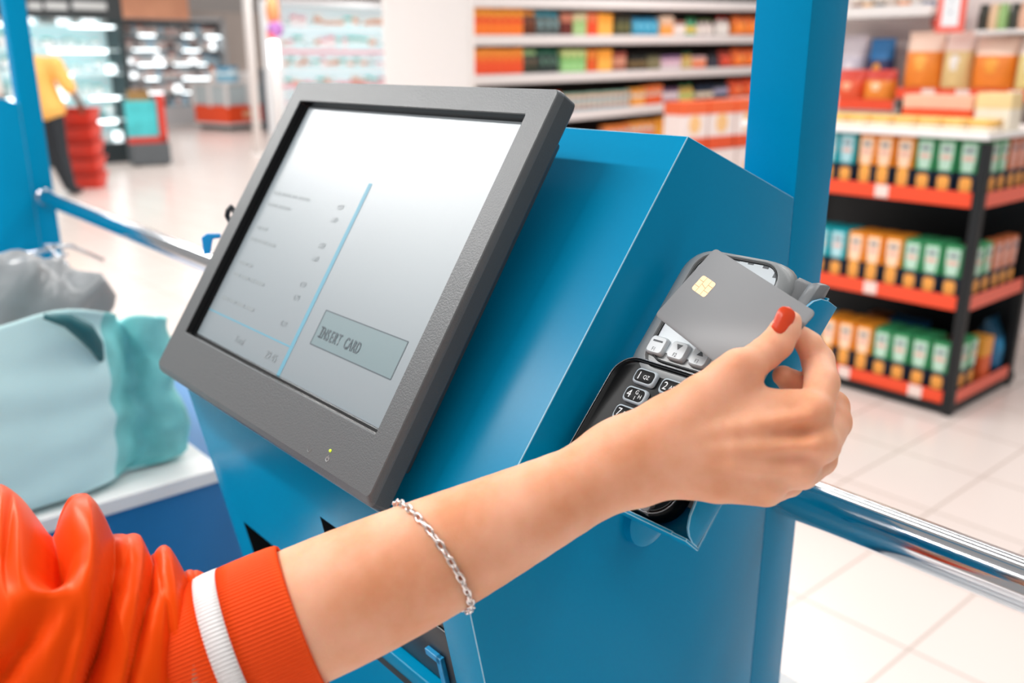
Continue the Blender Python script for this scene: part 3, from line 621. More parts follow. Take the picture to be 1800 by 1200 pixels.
b = MB(); b.box((-26, -9, FLOORZ-.05), (9, 17, FLOORZ)); tag(obj('floor', b.mesh('floor', floor_mat())), kind='structure')
WALLM = mat('store_wall', 'e8e2de', rough=.7, noise=.02, nscale=3)
b = MB(); b.box((-26.1, -9, FLOORZ), (-26, 17, 2.2)); tag(obj('wall_left', b.mesh('wall_left', WALLM)), kind='structure')
b = MB(); b.box((-26, 17, FLOORZ), (9, 17.1, 2.2)); tag(obj('wall_back', b.mesh('wall_back', WALLM)), kind='structure')
# ---- white column
cl0, cl1 = at(672, 60, 5.9), at(828, 60, 5.9); cw = np.linalg.norm(cl1-cl0); cc = (cl0+cl1)/2; L = []
for z in (FLOORZ, 2.6):
    L.append([np.array([cc[0], cc[1], 0])+RH*u+DH*(v+cw/2)+UPZ*z for u, v in rrect(-cw/2, -cw/2, cw/2, cw/2, .03, 3)])
b = MB(); b.loops(L, True, True, True); col = tag(obj('column', b.mesh('column', OFFW, autos=True)), kind='structure')
# ---- left kiosk
kiosk2 = build_kiosk(-2.23, 'blue metal checkout kiosk with tall post at the left edge of the photo', False)
# ---- rails
P0 = yplane((1400, 872), SEAM[1]+.025)
def rail(x0, x1, label, za, zb):
    t = thing('barrier_rail', label, 'rail', ((x0+x1)/2, SEAM[1]+.025, FLOORZ), 'chrome barrier rails')
    b = MB(); b.tube([(x0, SEAM[1]+.025, za), (x1, SEAM[1]+.025, zb)], .0193, 32); obj('tube', b.mesh('tube', CHROME, autos=True, angle=50), t)
    for x, z, s in [((x0, za, 1), (x1, zb, -1))[0]]*(x0 < -1):
        b = MB(); b.lathe([(.019, -.004), (.023, -.004), (.023, .006), (.020, .010), (.019, .010)], (x+s*.004, SEAM[1]+.025, z), 28, axes=(np.array([0, 1., 0]), np.array([0, 0, s*1.]), EX*s)); obj('flange', b.mesh('flange', CHROME, autos=True), t)
rail(X0+.0005, 1.9, 'chrome barrier rail running right from the post of the nearest blue kiosk', P0[2], P0[2]); rail(X0-2.23+.0005, X0-.0485, 'chrome barrier rail between the two blue kiosks, behind the touchscreen', -.334, P0[2])
b = MB(); b.tube([(1.95, SEAM[1]+.025, FLOORZ), (1.95, SEAM[1]+.025, P0[2]+.03)], .03, 24); t = thing('rail_post', 'chrome post at the far right end of the barrier rail', 'post', (1.95, SEAM[1]+.025, FLOORZ)); obj('tube', b.mesh('tube', CHROME, autos=True, angle=50), t)
# ---- blue hook and cable on the kiosk
b = MB(); hp = [(358, 447), (354, 417), (364, 410), (388, 410), (388, 418), (374, 420), (370, 447)]
b.loops([[at(x, y, .86) for x, y in hp], [at(x, y, .872) for x, y in hp]], True, True, True)
obj('bag_hook', b.mesh('bag_hook', mat('bright_blue_hook', '1196dc', rough=.3), bevel=.001), kiosk, 'bright blue plastic hook on the left side')
b = MB(); b.tube([at(404, 388, .87), at(399, 379, .86), at(401, 370, .86), at(406, 364, .86), at(412, 372, .88)], .0025, 8)
obj('cable', b.mesh('cable', mat('black_cable', '22262a'), smooth=True), kiosk)
# ---- bagging tables
TZ = -.58
def table(x0, x1, y0, y1, label, tongue=None, ybk=None):
    t = thing('bagging_table', label, 'table', ((x0+x1)/2, (y0+y1)/2, FLOORZ))
    b = MB(); b.box((x0, y0, TZ-.022), (x1, y1, TZ))
    if tongue: b.box(tongue[0], tongue[1])
    obj('table_top', b.mesh('table_top', WHITE, bevel=.002), t)
    b = MB(); b.box((x0+.006, y0+.006, FLOORZ), (x1-.006, ybk or y1-.006, TZ-.022)); obj('cabinet', b.mesh('cabinet', mat('blue_panel', '2878b2', rough=.3, noise=.03), bevel=.002), t, 'blue panelled cabinet')
    return t
tl = table(-2.35, -1.228, -.5, .49, 'white bagging table with a blue cabinet carrying the aqua shopping bag', None, .62)
table(X0+.012, X0+.95, -.7, .708, 'white bagging table at the bottom right beside the near kiosk', ((X0-.06, .674, TZ-.022), (X0+.012, .708, TZ)))
# ---- aqua shopping bag
AQ = mat('pale_aqua_fabric', 'cdeff0', rough=.6, noise=.06, nscale=14); TEAL = mat('teal_gusset', '7fcccd', rough=.5, noise=.35, nscale=22); TEALD = mat('dark_teal_lining', '1f5f66', rough=.5)
bag = thing('shopping_bag', 'pale aqua shopping bag with teal side, standing on the left bagging table', 'bag', (-1.4, .25, TZ)); b = MB(); nz = 13
per0 = [(-1.275, -.16), (-1.265, -.02), (-1.268, .10), (-1.262, .20), (-1.268, .30), (-1.280, .345), (-1.30, .362), (-1.34, .385), (-1.315, .412), (-1.290, .455), (-1.36, .47), (-1.47, .43), (-1.50, .25), (-1.48, .0), (-1.47, -.16), (-1.38, -.15)]
rb = random.Random(5); jit = [[(rb.uniform(-1, 1), rb.uniform(-1, 1)) for _ in per0] for _ in range(nz)]
L = []
for i in range(nz):
    s = i/(nz-1); row = []
    for k, (x, y) in enumerate(per0):
        top = .262 if k <= 5 else (.225 if k in (6, 7, 8) else (.235 if k == 9 else .20)); sag = .018*math.sin(3.1*k+1.3)*s*s
        j = jit[i][k]; a = (.013 if 5 <= k <= 9 else .007)*(1 if i else 0); cx_, cy_ = -1.38, .18
        sh = 1-.05*s+.035*math.sin(math.pi*s)
        row.append((cx_+.022+(x-cx_)*sh+j[0]*a-.02*s, cy_+.012+(y-cy_)*(1-.02*s)+j[1]*a+.02*s*(k in (5, 6, 7)), TZ+.001+s*(top+sag)))
    L.append(row)
n = len(per0); V = [p for r in L for p in r]; Fs = []; Ms = []
for i in range(nz-1):
    for k in range(n):
        Fs.append((i*n+k, i*n+(k+1) % n, (i+1)*n+(k+1) % n, (i+1)*n+k)); Ms.append(1 if 5 <= k <= 9 else 0)
Fs.append(tuple(range(n-1, -1, -1))); Ms.append(0)
me = mesh('bag_body', V, Fs, [AQ, TEAL], smooth=True); me.polygons.foreach_set('material_index', Ms); o = obj('bag_body', me, bag)
md = o.modifiers.new('s', 'SUBSURF'); md.levels = md.render_levels = 2; md = o.modifiers.new('t', 'SOLIDIFY'); md.thickness = .0015
b = MB(); hpts = [(-1.252, .285, TZ+.268), (-1.247, .312, TZ+.258), (-1.250, .332, TZ+.238), (-1.258, .345, TZ+.215), (-1.268, .352, TZ+.19)]
b.tube(hpts, [.004, .010, .013, .010, .004], 8); obj('handle', b.mesh('handle', TEALD, smooth=True), bag, 'dark crumpled handle folded over the rim')
# ---- grey plastic bag: a crumpled lump
gb = thing('plastic_bag', 'crumpled grey plastic bag behind the aqua shopping bag', 'bag', (-1.62, .26, TZ)); b = MB(); nu, nv = 64, 36; L = []
for i in range(nv+1):
    ph = math.pi*(i/nv-.5); row = []
    for k in range(nu):
        th_ = 2*math.pi*k/nu; d = np.array([math.cos(ph)*math.cos(th_), math.cos(ph)*math.sin(th_), math.sin(ph)])
        f = 1+.10*math.sin(9*d[1]+3*d[2]+1)*math.cos(5*d[0]+4*d[2])+.07*abs(math.sin(13*d[1]-6*d[2]))+.04*math.sin(21*d[1]+9*d[0])
        p = np.array([-1.66, .22, TZ+.145])+d*np.array([.12, .26, .15])*f; p[2] = max(p[2], TZ+.001); row.append(p)
    L.append(row)
b.loops(L, True, True, True); obj('bag_body', b.mesh('bag_body', mat('grey_film', '868a8d', rough=.25, noise=.4, nscale=9), smooth=True), gb)
# ---- wire bag rack
WIRE = mat('pale_wire', 'b9c0c6', rough=.25, metal=.8); wr = thing('wire_bag_rack', 'thin silver wire bag rack on the left bagging table', 'wire rack', (-1.95, .3, TZ))
wz = 1.95
for pts in ([at(-40, 462, wz), at(115, 433, wz)], [at(80, 431, wz), at(118, 463, wz-.03), at(122, 560, wz)], [at(92, 450, wz), at(118, 447, wz)], [at(88, 432, wz), at(125, 432, wz+.05), at(182, 457, wz+.12)], [at(20, 452, wz), at(24, 600, wz-.12)]):
    b = MB(); b.tube(pts, .004, 8); obj('wire', b.mesh('wire', WIRE, smooth=True), wr)
b = MB(); 
for px in ((122, 560, wz), (24, 600, wz-.12)):
    p = at(*px); b.tube([p, (p[0], p[1], TZ+.001)], .004, 8)
obj('foot', b.mesh('foot', WIRE, smooth=True), wr)
# ================================================================== BLACK CORNER RACK
GX, GY = -1.508, 3.80; GX0 = -2.62; GYB = 4.48
BLK = mat('black_rack_steel', '17191a', rough=.45); RED = mat('orange_red_price_strip', 'f2502c', rough=.4); TKT = mat('price_ticket', 'f3dcd2', rough=.5); ORNB = mat('red_frame', 'e4512f', rough=.4)
rk = thing('display_rack', 'black corner display rack with three orange-edged shelves of snack packs', 'shelf rack', ((GX+GX0)/2, (GY+GYB)/2, FLOORZ))
for x, y in ((GX-.015, GY+.015), (GX-.015, GYB-.06), (GX0+.02, GY+.015), (GX0+.02, GYB-.06)):
    b = MB(); b.box((x-.02, y-.02, FLOORZ), (x+.02, y+.02, -.30)); obj('upright', b.mesh('upright', BLK, bevel=.003), rk)
b = MB(); b.box((GX0, GYB-.03, FLOORZ+.05), (GX-.02, GYB, -.30)); obj('back_panel', b.mesh('back_panel', BLK), rk)
SZ = [-1.372, -.952, -.522]
for z in SZ:
    b = MB(); b.box((GX0, GY+.006, z-.03), (GX-.006, GYB-.03, z)); sh = obj('shelf', b.mesh('shelf', mat('dark_shelf', '26292b', rough=.5), bevel=.002), rk)
    b = MB(); b.box((GX0, GY, z-.036), (GX-.04, GY+.006, z+.026)); s = obj('price_strip', b.mesh('price_strip', RED, bevel=.001), sh)
    for k, x in enumerate((GX-.42, GX-.75)) if z > -1.3 else enumerate((GX-.16, GX-.5)):
        b = MB(); b.box((x-.03, GY-.002, z-.03), (x+.03, GY, z+.022)); obj('price_ticket', b.mesh('price_ticket', TKT), sh)
    b = MB(); b.box((GX-.006, GY+.04, z-.036), (GX, GYB-.09, z+.026)); s = obj('price_strip', b.mesh('price_strip', mat('pale_red_strip', 'ee6a54', rough=.4), bevel=.001), sh)
b = MB(); b.box((GX0, GY, FLOORZ+.01), (GX, GYB, FLOORZ+.05)); obj('plinth', b.mesh('plinth', BLK), rk)
b = MB(); b.box((GX0-.05, GY-.02, -.288), (GX+.0, GYB+.05, -.262)); obj('top_board', b.mesh('top_board', WHITE, bevel=.004), rk, 'white board on top of the rack')
# snack packs: coloured upper half with pale tapering label, dark lower half with a round picture
NAVY = mat('navy_pack', '1d2a3d', rough=.4); PIC = mat('orange_picture', 'f6a64a', rough=.45, noise=.15, nscale=60); PALE = mat('pale_label', 'f0e3da', rough=.5); GREYL = mat('grey_label_print', '8d8f98', rough=.5); PINKL = mat('pink_label_print', 'eab1a4', rough=.5)
PACKC = {'teal': ('19aab5', 'b4dde2'), 'orange': ('f3962c', 'fbd9b8'), 'green': ('3f9b64', 'bfe0cb'), 'brown': ('c46a3c', 'dda596')}
PK = {}
def proto(colr):
    c, l = PACKC[colr]; w, d, h = .0395, .026, .228; body = mat(colr+'_pack', c, rough=.38); lab = mat(colr+'_pack_label', l, rough=.45)
    b = MB()
    b.loops([[(u, v, z) for u, v in rrect(-w*sx, -d, w*sx, d, .012, 3)] for z, sx in ((.0, .93), (.05, .95), (.098, .97))], cap0=True, mi=1)
    b.loops([[(u, v, z) for u, v in rrect(-w*sx, -d, w*sx, d*1, .012, 3)] for z, sx in ((.098, .97), (.16, 1.0), (.205, 1.0), (h, .96))], cap1=True, mi=0)
    low = body if colr == 'orange' else NAVY
    body_me = b.mesh(colr+'_pack_body', [body, NAVY], autos=True, angle=50)
    b = MB(); f = -d-.0012
    b.loops([[(x*sx, f, z) for x, z in ()] for sx in ()] or [[(-.020, f, .103), (.020, f, .103), (.028, f, .15), (.029, f, .215), (-.029, f, .215), (-.028, f, .15)], [(-.020, f+.001, .103), (.020, f+.001, .103), (.028, f+.001, .15), (.029, f+.001, .215), (-.029, f+.001, .215), (-.028, f+.001, .15)]], cap0=True, cap1=True)
    b.box((-.019, f-.0006, .178), (.019, f, .196), 1); b.box((-.022, f-.0006, .148), (.022, f, .164), 2)
    lab_me = b.mesh(colr+'_pack_label', [lab, GREYL, PINKL], angle=30)
    b = MB(); b.loops([[(u, f+e, v) for u, v in rrect(-.024, .022, .024, .092 if colr == 'orange' else .080, .012, 3)] for e in (0, .001)], cap0=True, cap1=True)
    if colr == 'orange': b.loops([[(u, f+.0002+e, v) for u, v in rrect(-.016, .08, .016, .103, .002, 2)] for e in (0, .001)], cap0=True, cap1=True)
    pic_me = b.mesh(colr+'_pack_picture', [PIC])
    return body_me, lab_me, pic_me
for k in PACKC: PK[k] = proto(k)
def pack(colr, x, y, z, rz, label, group, parts=True):
    t = thing('snack_pack', label, 'snack pack', (x, y, z+.0005), group); t.rotation_euler.z = rz
    for nm, me in zip(('pack_body', 'label_panel', 'food_picture'), PK[colr]):
        o = bpy.data.objects.new(nm, me); COL.objects.link(o); o.parent = t
    return t
seq = {0: 'GGGGOOOTTT', 1: 'GGGOOOTTTT', 2: 'GGGOOOTTTT'}; nm = {'G': 'green', 'O': 'orange', 'T': 'teal'}; sn = ['bottom', 'middle', 'top']
for si, z in enumerate(SZ):
    for row in range(3 if si < 2 else 2):
        for i, c in enumerate(seq[si]):
            x = GX-.085-.088*i
            if row and (i > 8 or i == 0): continue
            where = 'front row' if row == 0 else ordw(row+1)+' row'
            pack(nm[c], x+rng.normal()*.002, GY+.05+.062*row, z, rng.normal()*.012, f'{nm[c]} snack pack on the {sn[si]} black rack shelf, {where}, {ordw(i+1)} from the corner post', f'{nm[c]} packs facing the aisle on the {sn[si]} shelf')
    sides = [('green', .08), ('green', .17)]+([('brown', .27), ('brown', .355), ('brown', .44)] if si else [])
    for i, (c, dy) in enumerate(sides):
        pack(c, GX-.05, GY+dy+.05, z, math.pi/2, f'{c} snack pack on the rack\'s right side, {sn[si]} shelf, {ordw(i+1)} from the corner post', f'{c} packs on the side of the {sn[si]} shelf')
# assorted goods
GM = {}
def good(kind, cols, w, h, d):
    """small shop goods: one mesh each, two or three colours; origin at the base centre, front towards -Y"""
    key = (kind, cols, round(w, 3), round(h, 3), round(d, 3))
    if key in GM: return GM[key]
    ms = [mat('pack_glow', 'ffffff', emit=1.6, ecol='f2fcff') if c == 'glow' else mat('pack_'+c, c, rough=.42, noise=.08, nscale=30) for c in cols]; b = MB(); n3 = len(ms)  # glow: packs made self-lit for bright spots, they are no lamps
    if kind == 'carton':
        cuts = [0, .45*h, .75*h, h] if n3 > 2 else [0, .58*h, h]
        for i in range(len(cuts)-1): b.loops([[(u, v, z) for u, v in rrect(-w/2, -d/2, w/2, d/2, .004, 2)] for z in (cuts[i], cuts[i+1])], cap0=i == 0, cap1=i == len(cuts)-2, mi=min(i, n3-1))
        b.box((-w*.32, -d/2-.001, .62*h), (w*.32, -d/2, .80*h), n3-1)
    elif kind in ('pouch', 'bag'):
        fat = .5 if kind == 'pouch' else .62; prof = [(0, .30, .95), (.08, fat, 1), (.45, fat*1.05, .97), (.66 if kind == 'bag' else .8, fat*(.85 if kind == 'bag' else .6), .98), (.93, .12, 1.0), (1, .05, 1.02)]
        L = [[(math.copysign(abs(math.cos(a))**.7, math.cos(a))*w/2*sw, math.copysign(abs(math.sin(a))**.8, math.sin(a))*d*fd, zz*h) for a in np.linspace(0, 2*math.pi, 20, endpoint=False)] for zz, fd, sw in prof]
        b.loops(L[:4], cap0=True, mi=0); b.loops(L[3:], cap1=True, mi=n3-1)
        b.sphere((0, -d*fat*.80, .42*h), (w*.28, d*fat*.26, .20*h), 14, 8, min(1, n3-1))
    elif kind == 'can':
        b.lathe([(w*.46, 0), (w*.5, .03*h), (w*.5, .3*h)], n=18, mi=0); b.lathe([(w*.5, .3*h), (w*.502, .31*h), (w*.502, .72*h), (w*.5, .73*h)], n=18, mi=min(1, n3-1)); b.lathe([(w*.5, .73*h), (w*.5, .96*h), (w*.46, h)], n=18, mi=n3-1 if n3 > 2 else 0)
    elif kind == 'jar':
        b.lathe([(w*.44, 0), (w*.5, .05*h), (w*.5, .68*h), (w*.4, .8*h)], n=18, mi=0); b.lathe([(w*.505, .2*h), (w*.505, .58*h)], n=18, mi=min(1, n3-1)); b.lathe([(w*.42, .8*h), (w*.42, h)], n=18, mi=n3-1)
    elif kind == 'bottle':
        b.lathe([(w*.45, 0), (w*.5, .04*h), (w*.5, .55*h), (w*.3, .75*h), (w*.17, .85*h)], n=18, mi=0); b.lathe([(w*.505, .15*h), (w*.505, .48*h)], n=18, mi=min(1, n3-1)); b.lathe([(w*.19, .85*h), (w*.19, h)], n=14, mi=n3-1)
    elif kind == 'tray':
        b.box((-w/2, -d/2, 0), (w/2, d/2, h*.4), 0); b.box((-w*.46, -d*.46, h*.4), (w*.46, d*.46, h), n3-1)
    GM[key] = b.mesh('shop_'+kind, ms, autos=True, angle=45); return GM[key]
def put(name, me, x, y, z, rz, label, cat, group=None):
    o = bpy.data.objects.new(name, me); COL.objects.link(o); o.location = (x, y, z+.0006); o.rotation_euler.z = rz; LOC[o.name] = np.array([x, y, z]); tag(o, label, cat, group); return o
# goods lying at the back of the two lower rack shelves
for (c, x, w, h, si, nme) in (('2a74a8', -1.95, .17, .085, 0, 'blue'), ('b5632c', -2.10, .09, .09, 0, 'brown'), ('e2a24a', -1.74, .07, .06, 1, 'yellow'), ('29506b', -1.82, .1, .07, 1, 'dark blue')):
    put('carton', good('carton', (c, c), w, h+.09, .1), x, GYB-.20, SZ[si], 0, f'{nme} carton at the back of the {sn[si]} shelf of the black rack', 'carton')
put('snack_bag', good('bag', ('1e6f9c', '2c8fbd', '15455f'), .15, .25, .10), GX-.09, GYB-.14, SZ[0], math.pi/2, 'blue snack bag at the back corner of the bottom rack shelf', 'snack bag')
put('carton', good('carton', ('e2602c', 'f0a23c'), .10, .20, .08), GX-.06, GYB-.31, SZ[0], math.pi/2, 'orange-red carton on the right side of the bottom rack shelf', 'carton')
put('carton', good('carton', ('e2a03c', 'b8302a'), .16, .10, .1), GX-.27, GYB-.12, SZ[0], 0, 'yellow and red carton lying at the back of the bottom rack shelf', 'carton')
# things on the white top board
TB = -.262
def px_on(px, y=None, x=None): return yplane(px, y) if y is not None else xplane(px, x)
for i in range(7):
    put('snack_tray', good('tray', ('f6e6cf', 'f3c06a'), .10, .05, .10), -2.20+.105*i, GY+.09, TB, 0, f'small cream and yellow tray on the white board, {ordw(i+1)} from the left', 'tray', 'cream trays along the white board')
for i, x in enumerate((-2.53, -2.40)): put('carton', good('carton', ('eae3e0', 'f2eeec', 'd9684a'), .115, .16, .14), x, GY+.22, TB, 0, f'white carton with red mark on the white board, {("left", "right")[i]} of the pair', 'carton', 'white cartons on the board')
put('carton', good('carton', ('e9572e', 'f6c1a6'), .30, .135, .12), -1.83, GY+.26, TB, 0, 'wide orange and pink carton lying on the white board', 'carton')
put('carton', good('carton', ('f5ecd9', 'f4d9a0'), .14, .15, .12), -1.59, GY+.24, TB, 0, 'cream carton at the right end of the white board', 'carton')
# ================================================================== SNACK WALL RACK behind the corner rack
CY = 4.95; ck = thing('snack_shelf', 'white snack shelving with orange price strips behind the black corner rack', 'shelf rack', (-2.2, CY+.3, FLOORZ))
b = MB(); b.box((-3.35, CY+.40, FLOORZ), (-1.2, CY+.44, .75)); obj('back_panel', b.mesh('back_panel', mat('pale_back', 'ece3e0', rough=.6)), ck)
for x in (-3.33, -1.22):
    b = MB(); b.box((x-.02, CY, FLOORZ), (x+.02, CY+.40, .75)); obj('upright', b.mesh('upright', OFFW), ck)
cz1 = yplane((1690, 160), CY)[2]; cz0 = yplane((1520, 178), CY)[2]; cz2 = yplane((1560, 14), CY)[2]; xm = yplane((1573, 170), CY)[0]
def cshelf(x0, x1, z, strip=RED):
    b = MB(); b.box((x0, CY+.005, z-.03), (x1, CY+.40, z)); s = obj('shelf', b.mesh('shelf', OFFW), ck)
    b = MB(); b.box((x0, CY, z-.045), (x1, CY+.005, z+.012)); obj('price_strip', b.mesh('price_strip', strip), s)
cshelf(xm, -1.24, cz1); cshelf(-3.31, xm-.005, cz0); cshelf(-3.31, yplane((1638, 14), CY)[0], cz2, OFFW)
b = MB(); b.box((xm+.01, CY+.05, cz1-.25), (xm+.42, CY+.38, cz1-.05)); obj('gap_shade_box', b.mesh('gap_shade_box', BLACK_IN), ck)  # solid dark box standing in for shade in the gap below the shelf
for k, x in enumerate((xm+.18, xm+.36, xm+.62)):
    b = MB(); b.box((x-.035, CY-.002, cz1-.042), (x+.035, CY, cz1+.008)); obj('price_ticket', b.mesh('price_ticket', TKT), ck)
for i, (px, w, cols, lab) in enumerate(((1617, .215, ('f0892c', 'f6b04c', 'fbd8c4'), 'orange'), (1676, .16, ('e6c98c', 'efe8e0', 'f8dcd0'), 'silver and yellow'), (1741, .225, ('ee8426', 'f5a53a', 'fbd9c6'), 'orange'), (1810, .165, ('e8d48c', 'f0e6d4', 'f6e4da'), 'pale yellow'))):
    P = yplane((px, 150), CY+.10); put('snack_bag', good('bag', cols, w*.94, .30 if i < 2 else .266, .10), P[0], CY+.13, cz1, 0, f'large {lab} snack bag standing above the black rack, {ordw(i+1)} from the left', 'snack bag', 'large snack bags in a row')
for i, (px, cols, w, h, z, nme) in enumerate(((1541, ('2b3564', 'f2a43c', '2a79b8'), .17, .34, cz0, 'blue and yellow snack bag'), (1492, ('c9c4d2', 'e8e2ea', 'ddd6de'), .19, .36, cz0, 'pale lilac snack bag'))):
    P = yplane((px, 120), CY+.2); put('snack_bag', good('bag', cols, w*.86, h, .1), P[0], CY+.25, z, 0, nme+' on the white snack shelving next to the blue post', 'snack bag')
for i, (px, cols) in enumerate(((1494, ('e8572f', 'f6b08a', 'd94a3a')), (1545, ('ee8a2a', 'f9d3a8', 'd2463a')))):
    P = yplane((px, 150), CY+.06); put('snack_bag', good('bag', cols, .175, .17, .11), P[0], CY+.09, cz0, 0, f'low glossy {("red", "orange")[i]} snack bag in front of the lilac and blue bags', 'snack bag')
for i, (px, c) in enumerate(((1502, '8a4a2c'), (1522, 'e7a33a'), (1543, '3a3a44'), (1562, 'c7b4a8'), (1585, 'f08a2c'), (1608, 'd7d2d0'), (1628, '45628a'))):
    P = yplane((px, 0), CY+.06); put('jar', good('jar', (c, 'e8ddd2', '8a3a2a'), .066, .16, .066), P[0], CY+.10, cz2, 0, f'jar on the top left snack shelf, {ordw(i+1)} to the right of the blue post', 'jar', 'jars on the top left snack shelf')
for i, (px, c) in enumerate(((1612, 'd8432c'), (1634, '3f5878'))):
    P = yplane((px, 55), CY+.06); put('carton', good('carton', (c, 'ecd6cc', 'd8483a'), .075, .15, .08), P[0], CY+.32, cz2-.20, 0, f'small {("red", "slate blue")[i]} carton beneath the top left snack shelf', 'carton')
b = MB(); b.box((yplane((1600, 50), CY)[0], CY+.26, cz2-.205), (yplane((1642, 50), CY)[0], CY+.40, cz2-.20)); obj('shelf', b.mesh('shelf', OFFW), ck)
# red framed notice
n0, n1 = yplane((1642, 58), CY-.05), yplane((1703, -20), CY-.05); nt_o = thing('notice_sign', 'white notice in a red frame above the snack bags', 'sign', ((n0[0]+n1[0])/2, CY-.05, n0[2]))
b = MB(); b.box((n0[0], CY-.05, n0[2]), (n1[0], CY-.04, n1[2])); obj('sign_frame', b.mesh('sign_frame', mat('salmon_red', 'ee6a5c', rough=.4), bevel=.002), nt_o, 'salmon red frame')
b = MB(); b.box((n0[0]+.03, CY-.052, n0[2]+.03), (n1[0]-.03, CY-.05, n1[2]-.03)); pnl = obj('sign_panel', b.mesh('sign_panel', mat('notice_white', 'eceef0', rough=.5)), nt_o)
b = MB()
for k in range(5): b.box((n0[0]+.06, CY-.0526, n0[2]+.09+.032*k), (n1[0]-.065-.012*(k % 2), CY-.052, n0[2]+.105+.032*k))
obj('blurred_print', b.mesh('blurred_print', mat('pale_grey_print', 'c3ccd4', rough=.6)), pnl)
b = MB(); b.box(((n0[0]+n1[0])/2-.01, CY-.04, n0[2]+.05), ((n0[0]+n1[0])/2+.01, CY-.001, n0[2]+.07)); obj('bracket', b.mesh('bracket', OFFW), nt_o)
# top right shelf with dark and green jars
z3 = yplane((1760, 52), CY+.02)[2]; x3a, x3b = yplane((1712, 52), CY)[0], -1.24
b = MB(); b.box((x3a, CY+.005, z3-.02), (x3b, CY+.40, z3)); obj('shelf', b.mesh('shelf', OFFW), ck)
for i, (px, c, nme) in enumerate(((1722, '3a3f38', 'dark'), (1741, 'e8c9a4', 'cream'), (1757, '9cc27c', 'green'), (1777, '3c4038', 'dark'), (1794, 'e6b79c', 'pinkish'))):
    P = yplane((px, 40), CY+.06); put('jar', good('jar', (c, c, c), .054, .125, .054), P[0], CY+.10, z3, 0, f'{nme} jar on the top right snack shelf, {ordw(i+1)} from the red framed notice', 'jar', 'jars on the top right snack shelf')
# ================================================================== WHITE WALL RACK in the middle
RX = -5.7; mr = thing('shelf_rack', 'long white shelf rack of colourful groceries to the right of the white column', 'shelf rack', (RX-.2, 7, FLOORZ))
def rl(a, c): A, B = xplane(a, RX), xplane(c, RX); s = (B[2]-A[2])/(B[1]-A[1]); return lambda y: A[2]+s*(y-A[1])
SHL = {'top': rl((923, -4), (1338, 5)), 'upper': rl((829, 62), (1335, 62)), 'middle': rl((829, 133), (1330, 117)), 'lower': rl((1010, 196), (1200, 180))}
Y0, Y1 = 4.52, 10.2; SHELFW = mat('grey_white_shelf', 'dcd6d4', rough=.4); bot = lambda y: SHL['lower'](y)-.31; SHL['base'] = bot
for nme, fz in SHL.items():
    b = MB(); b.add([(x, y, fz(y)+dz) for x in (RX-.45, RX) for y in (Y0, Y1) for dz in (-.075, 0)], [(0, 1, 3, 2), (4, 6, 7, 5), (0, 4, 5, 1), (2, 3, 7, 6), (0, 2, 6, 4), (1, 5, 7, 3)])
    obj('shelf', b.mesh('shelf', SHELFW, bevel=.006), mr)
b = MB(); b.box((RX-.48, Y0, FLOORZ), (RX-.45, Y1, .95)); obj('back_panel', b.mesh('back_panel', mat('dark_back', '2b2624', rough=.7)), mr)
for y in (Y0+.01, Y1-.01):
    b = MB(); b.box((RX-.45, y-.012, FLOORZ), (RX-.02, y+.012, .95)); obj('upright', b.mesh('upright', OFFW), mr)
b = MB(); b.box((RX-.45, Y0+.03, FLOORZ), (RX-.03, Y1-.03, bot(Y0)-.06)); obj('plinth', b.mesh('plinth', OFFW), mr)
